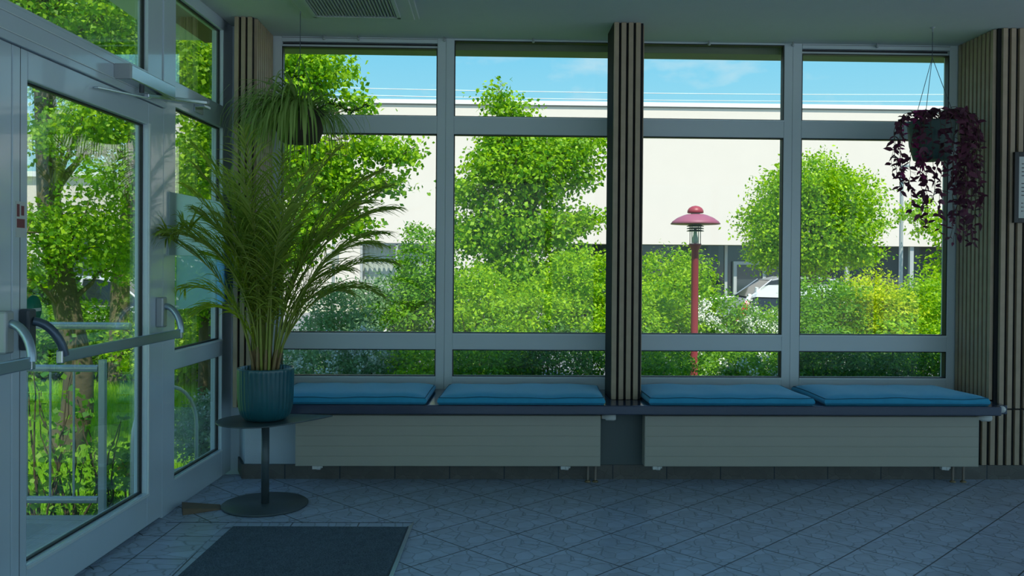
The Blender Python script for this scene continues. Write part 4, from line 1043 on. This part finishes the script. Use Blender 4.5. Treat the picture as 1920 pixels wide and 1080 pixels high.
# front row (in the shade of the building)
shrub('low silvery shrub with faded white flowers outside the first window', [PB(600, 690, 7.4, 85, 62, .5), PB(690, 670, 7.6, 60, 52, .5)], 11250, .036, 'leaf_grey', ('flower_pale', 150, .02, 18), seed=11, cr=.07)
shrub('low bright green shrub right of the silvery flowering one', [PB(785, 690, 7.6, 60, 56, .5)], 7500, .036, 'leaf_bright', seed=12, cr=.07)
shrub('low clipped hedge plant below the left half of the second window', [PB(900, 680, 7.8, 85, 60, .5)], 9750, .036, 'leaf_mid', seed=13, cr=.07)
shrub('low clipped hedge plant below the right half of the second window', [PB(1040, 685, 7.8, 95, 62, .5)], 9750, .036, 'leaf_dark', seed=14, cr=.07)
shrub('low hedge plant outside the left part of the third window', [PB(1215, 690, 7.8, 70, 58, .5)], 8250, .036, 'leaf_mid', seed=15, cr=.07)
shrub('low plant with scattered white flowers right of the lamp post foot', [PB(1390, 700, 8.0, 58, 50, .5)], 7500, .036, 'leaf_mid', ('flower_white', 16, .03, 40), seed=16, cr=.07)
shrub('low dark hedge plant outside the left half of the fourth window', [PB(1540, 690, 7.8, 80, 58, .5)], 9000, .036, 'leaf_dark', seed=17, cr=.07)
shrub('low dark hedge plant outside the right half of the fourth window', [PB(1700, 692, 7.8, 95, 58, .5)], 9750, .036, 'leaf_dark', seed=18, cr=.07)
# far green beyond the lawn at the left
shrub('wide dark green hedge beyond the lawn at the left', [PB(40, 640, 13.0, 110, 70, .8), PB(190, 640, 13.2, 100, 70, .8)], 13500, .085, 'leaf_mid', seed=19, group='hedges beyond the lawn')
shrub('sunlit hedge beyond the lawn next to the side window', [PB(310, 650, 12.6, 90, 66, .8), PB(410, 640, 12.4, 80, 70, .8)], 13500, .080, 'leaf_bright', seed=20, group='hedges beyond the lawn')
shrub('dark evergreen mass far behind the lawn trees', [PB(60, 560, 15.2, 90, 60, .6), PB(-60, 500, 15.2, 90, 130, .6)], 9000, .11, 'leaf_dark', seed=21, group='hedges beyond the lawn')
shrub('grey flowering shrub outside the foot of the side window', [PB(385, 800, 6.9, 50, 56, .4), PB(440, 790, 6.9, 40, 60, .4)], 8250, .036, 'leaf_grey', ('flower_pale', 90, .02, 18), seed=22, cr=.06)
shrub('small yellow flowered plant beside the railing post', [PB(262, 870, 5.2, 22, 46, .12)], 1050, .045, 'leaf_mid', ('flower_yellow', 5, .014, 26), seed=23, cr=.03, cl=8, shell=.9)

# saplings with small round leaves in front of the lawn
for i, (x, Y, hpx, lab) in enumerate(((75, 5.3, 640, 'left sapling with round leaves behind the railing'), (140, 5.5, 700, 'middle sapling with round leaves behind the railing'), (205, 5.6, 740, 'right sapling with round leaves behind the railing'))):
    p = at(x, 900, Y); th = thing('sapling', lab, 'sapling', (p.x, Y, GZ), 0, 'saplings behind the railing'); rs = random.Random(30+i); st = MB(); Lp = []
    for k_ in range(9):
        topz = at(x, hpx+rs.uniform(-10, 190), Y).z-GZ; e_ = Vector((rs.uniform(-.33, .33), rs.uniform(-.15, .15), topz)); s_ = Vector((rs.uniform(-.04, .04), 0, 0))
        pts = [s_.lerp(e_, q)+Vector((rs.uniform(-.015, .015), rs.uniform(-.015, .015), 0)) for q in [j/8 for j in range(9)]]; st.tube(pts, [.009-.0008*j for j in range(9)], 5, False)
        for j in range(2, 9):
            for m_ in range(5): Lp.append(pts[j]+Vector((rs.uniform(-.07, .07), rs.uniform(-.05, .05), rs.uniform(-.07, .06))))
    st.build('stems', 'twig', th); V_, FF = leaf_arrays(np.array([tuple(q) for q in Lp]), .045, .9, .3); arr_mesh('leaves', V_, FF, 'leaf_mid', th)

# grass on the lawn (stuff)
n = 90000; gx = rng.uniform(-8.5, -2.1, n); gy = rng.uniform(4.6, 12.5, n); P = np.stack([gx, gy, np.full(n, GZ)], 1)
a = rng.uniform(0, 6.28, n); hh = rng.uniform(.05, .12, n)[:, None]; s = np.stack([np.cos(a), np.sin(a), 0*a], 1)*.006; l_ = rng.normal(size=(n, 3))*.025; l_[:, 2] = 0
V = np.stack([P-s, P+s, P+s*.3+l_+np.array([0, 0, 1])*hh, P-s*.3+l_+np.array([0, 0, 1])*hh], 1).reshape(-1, 3)
g = arr_mesh('lawn_grass', V, np.arange(4*n).reshape(n, 4), 'grass_blade'); tag(g, 'sunlit green lawn grass beyond the porch railing', 'grass', kind='stuff')
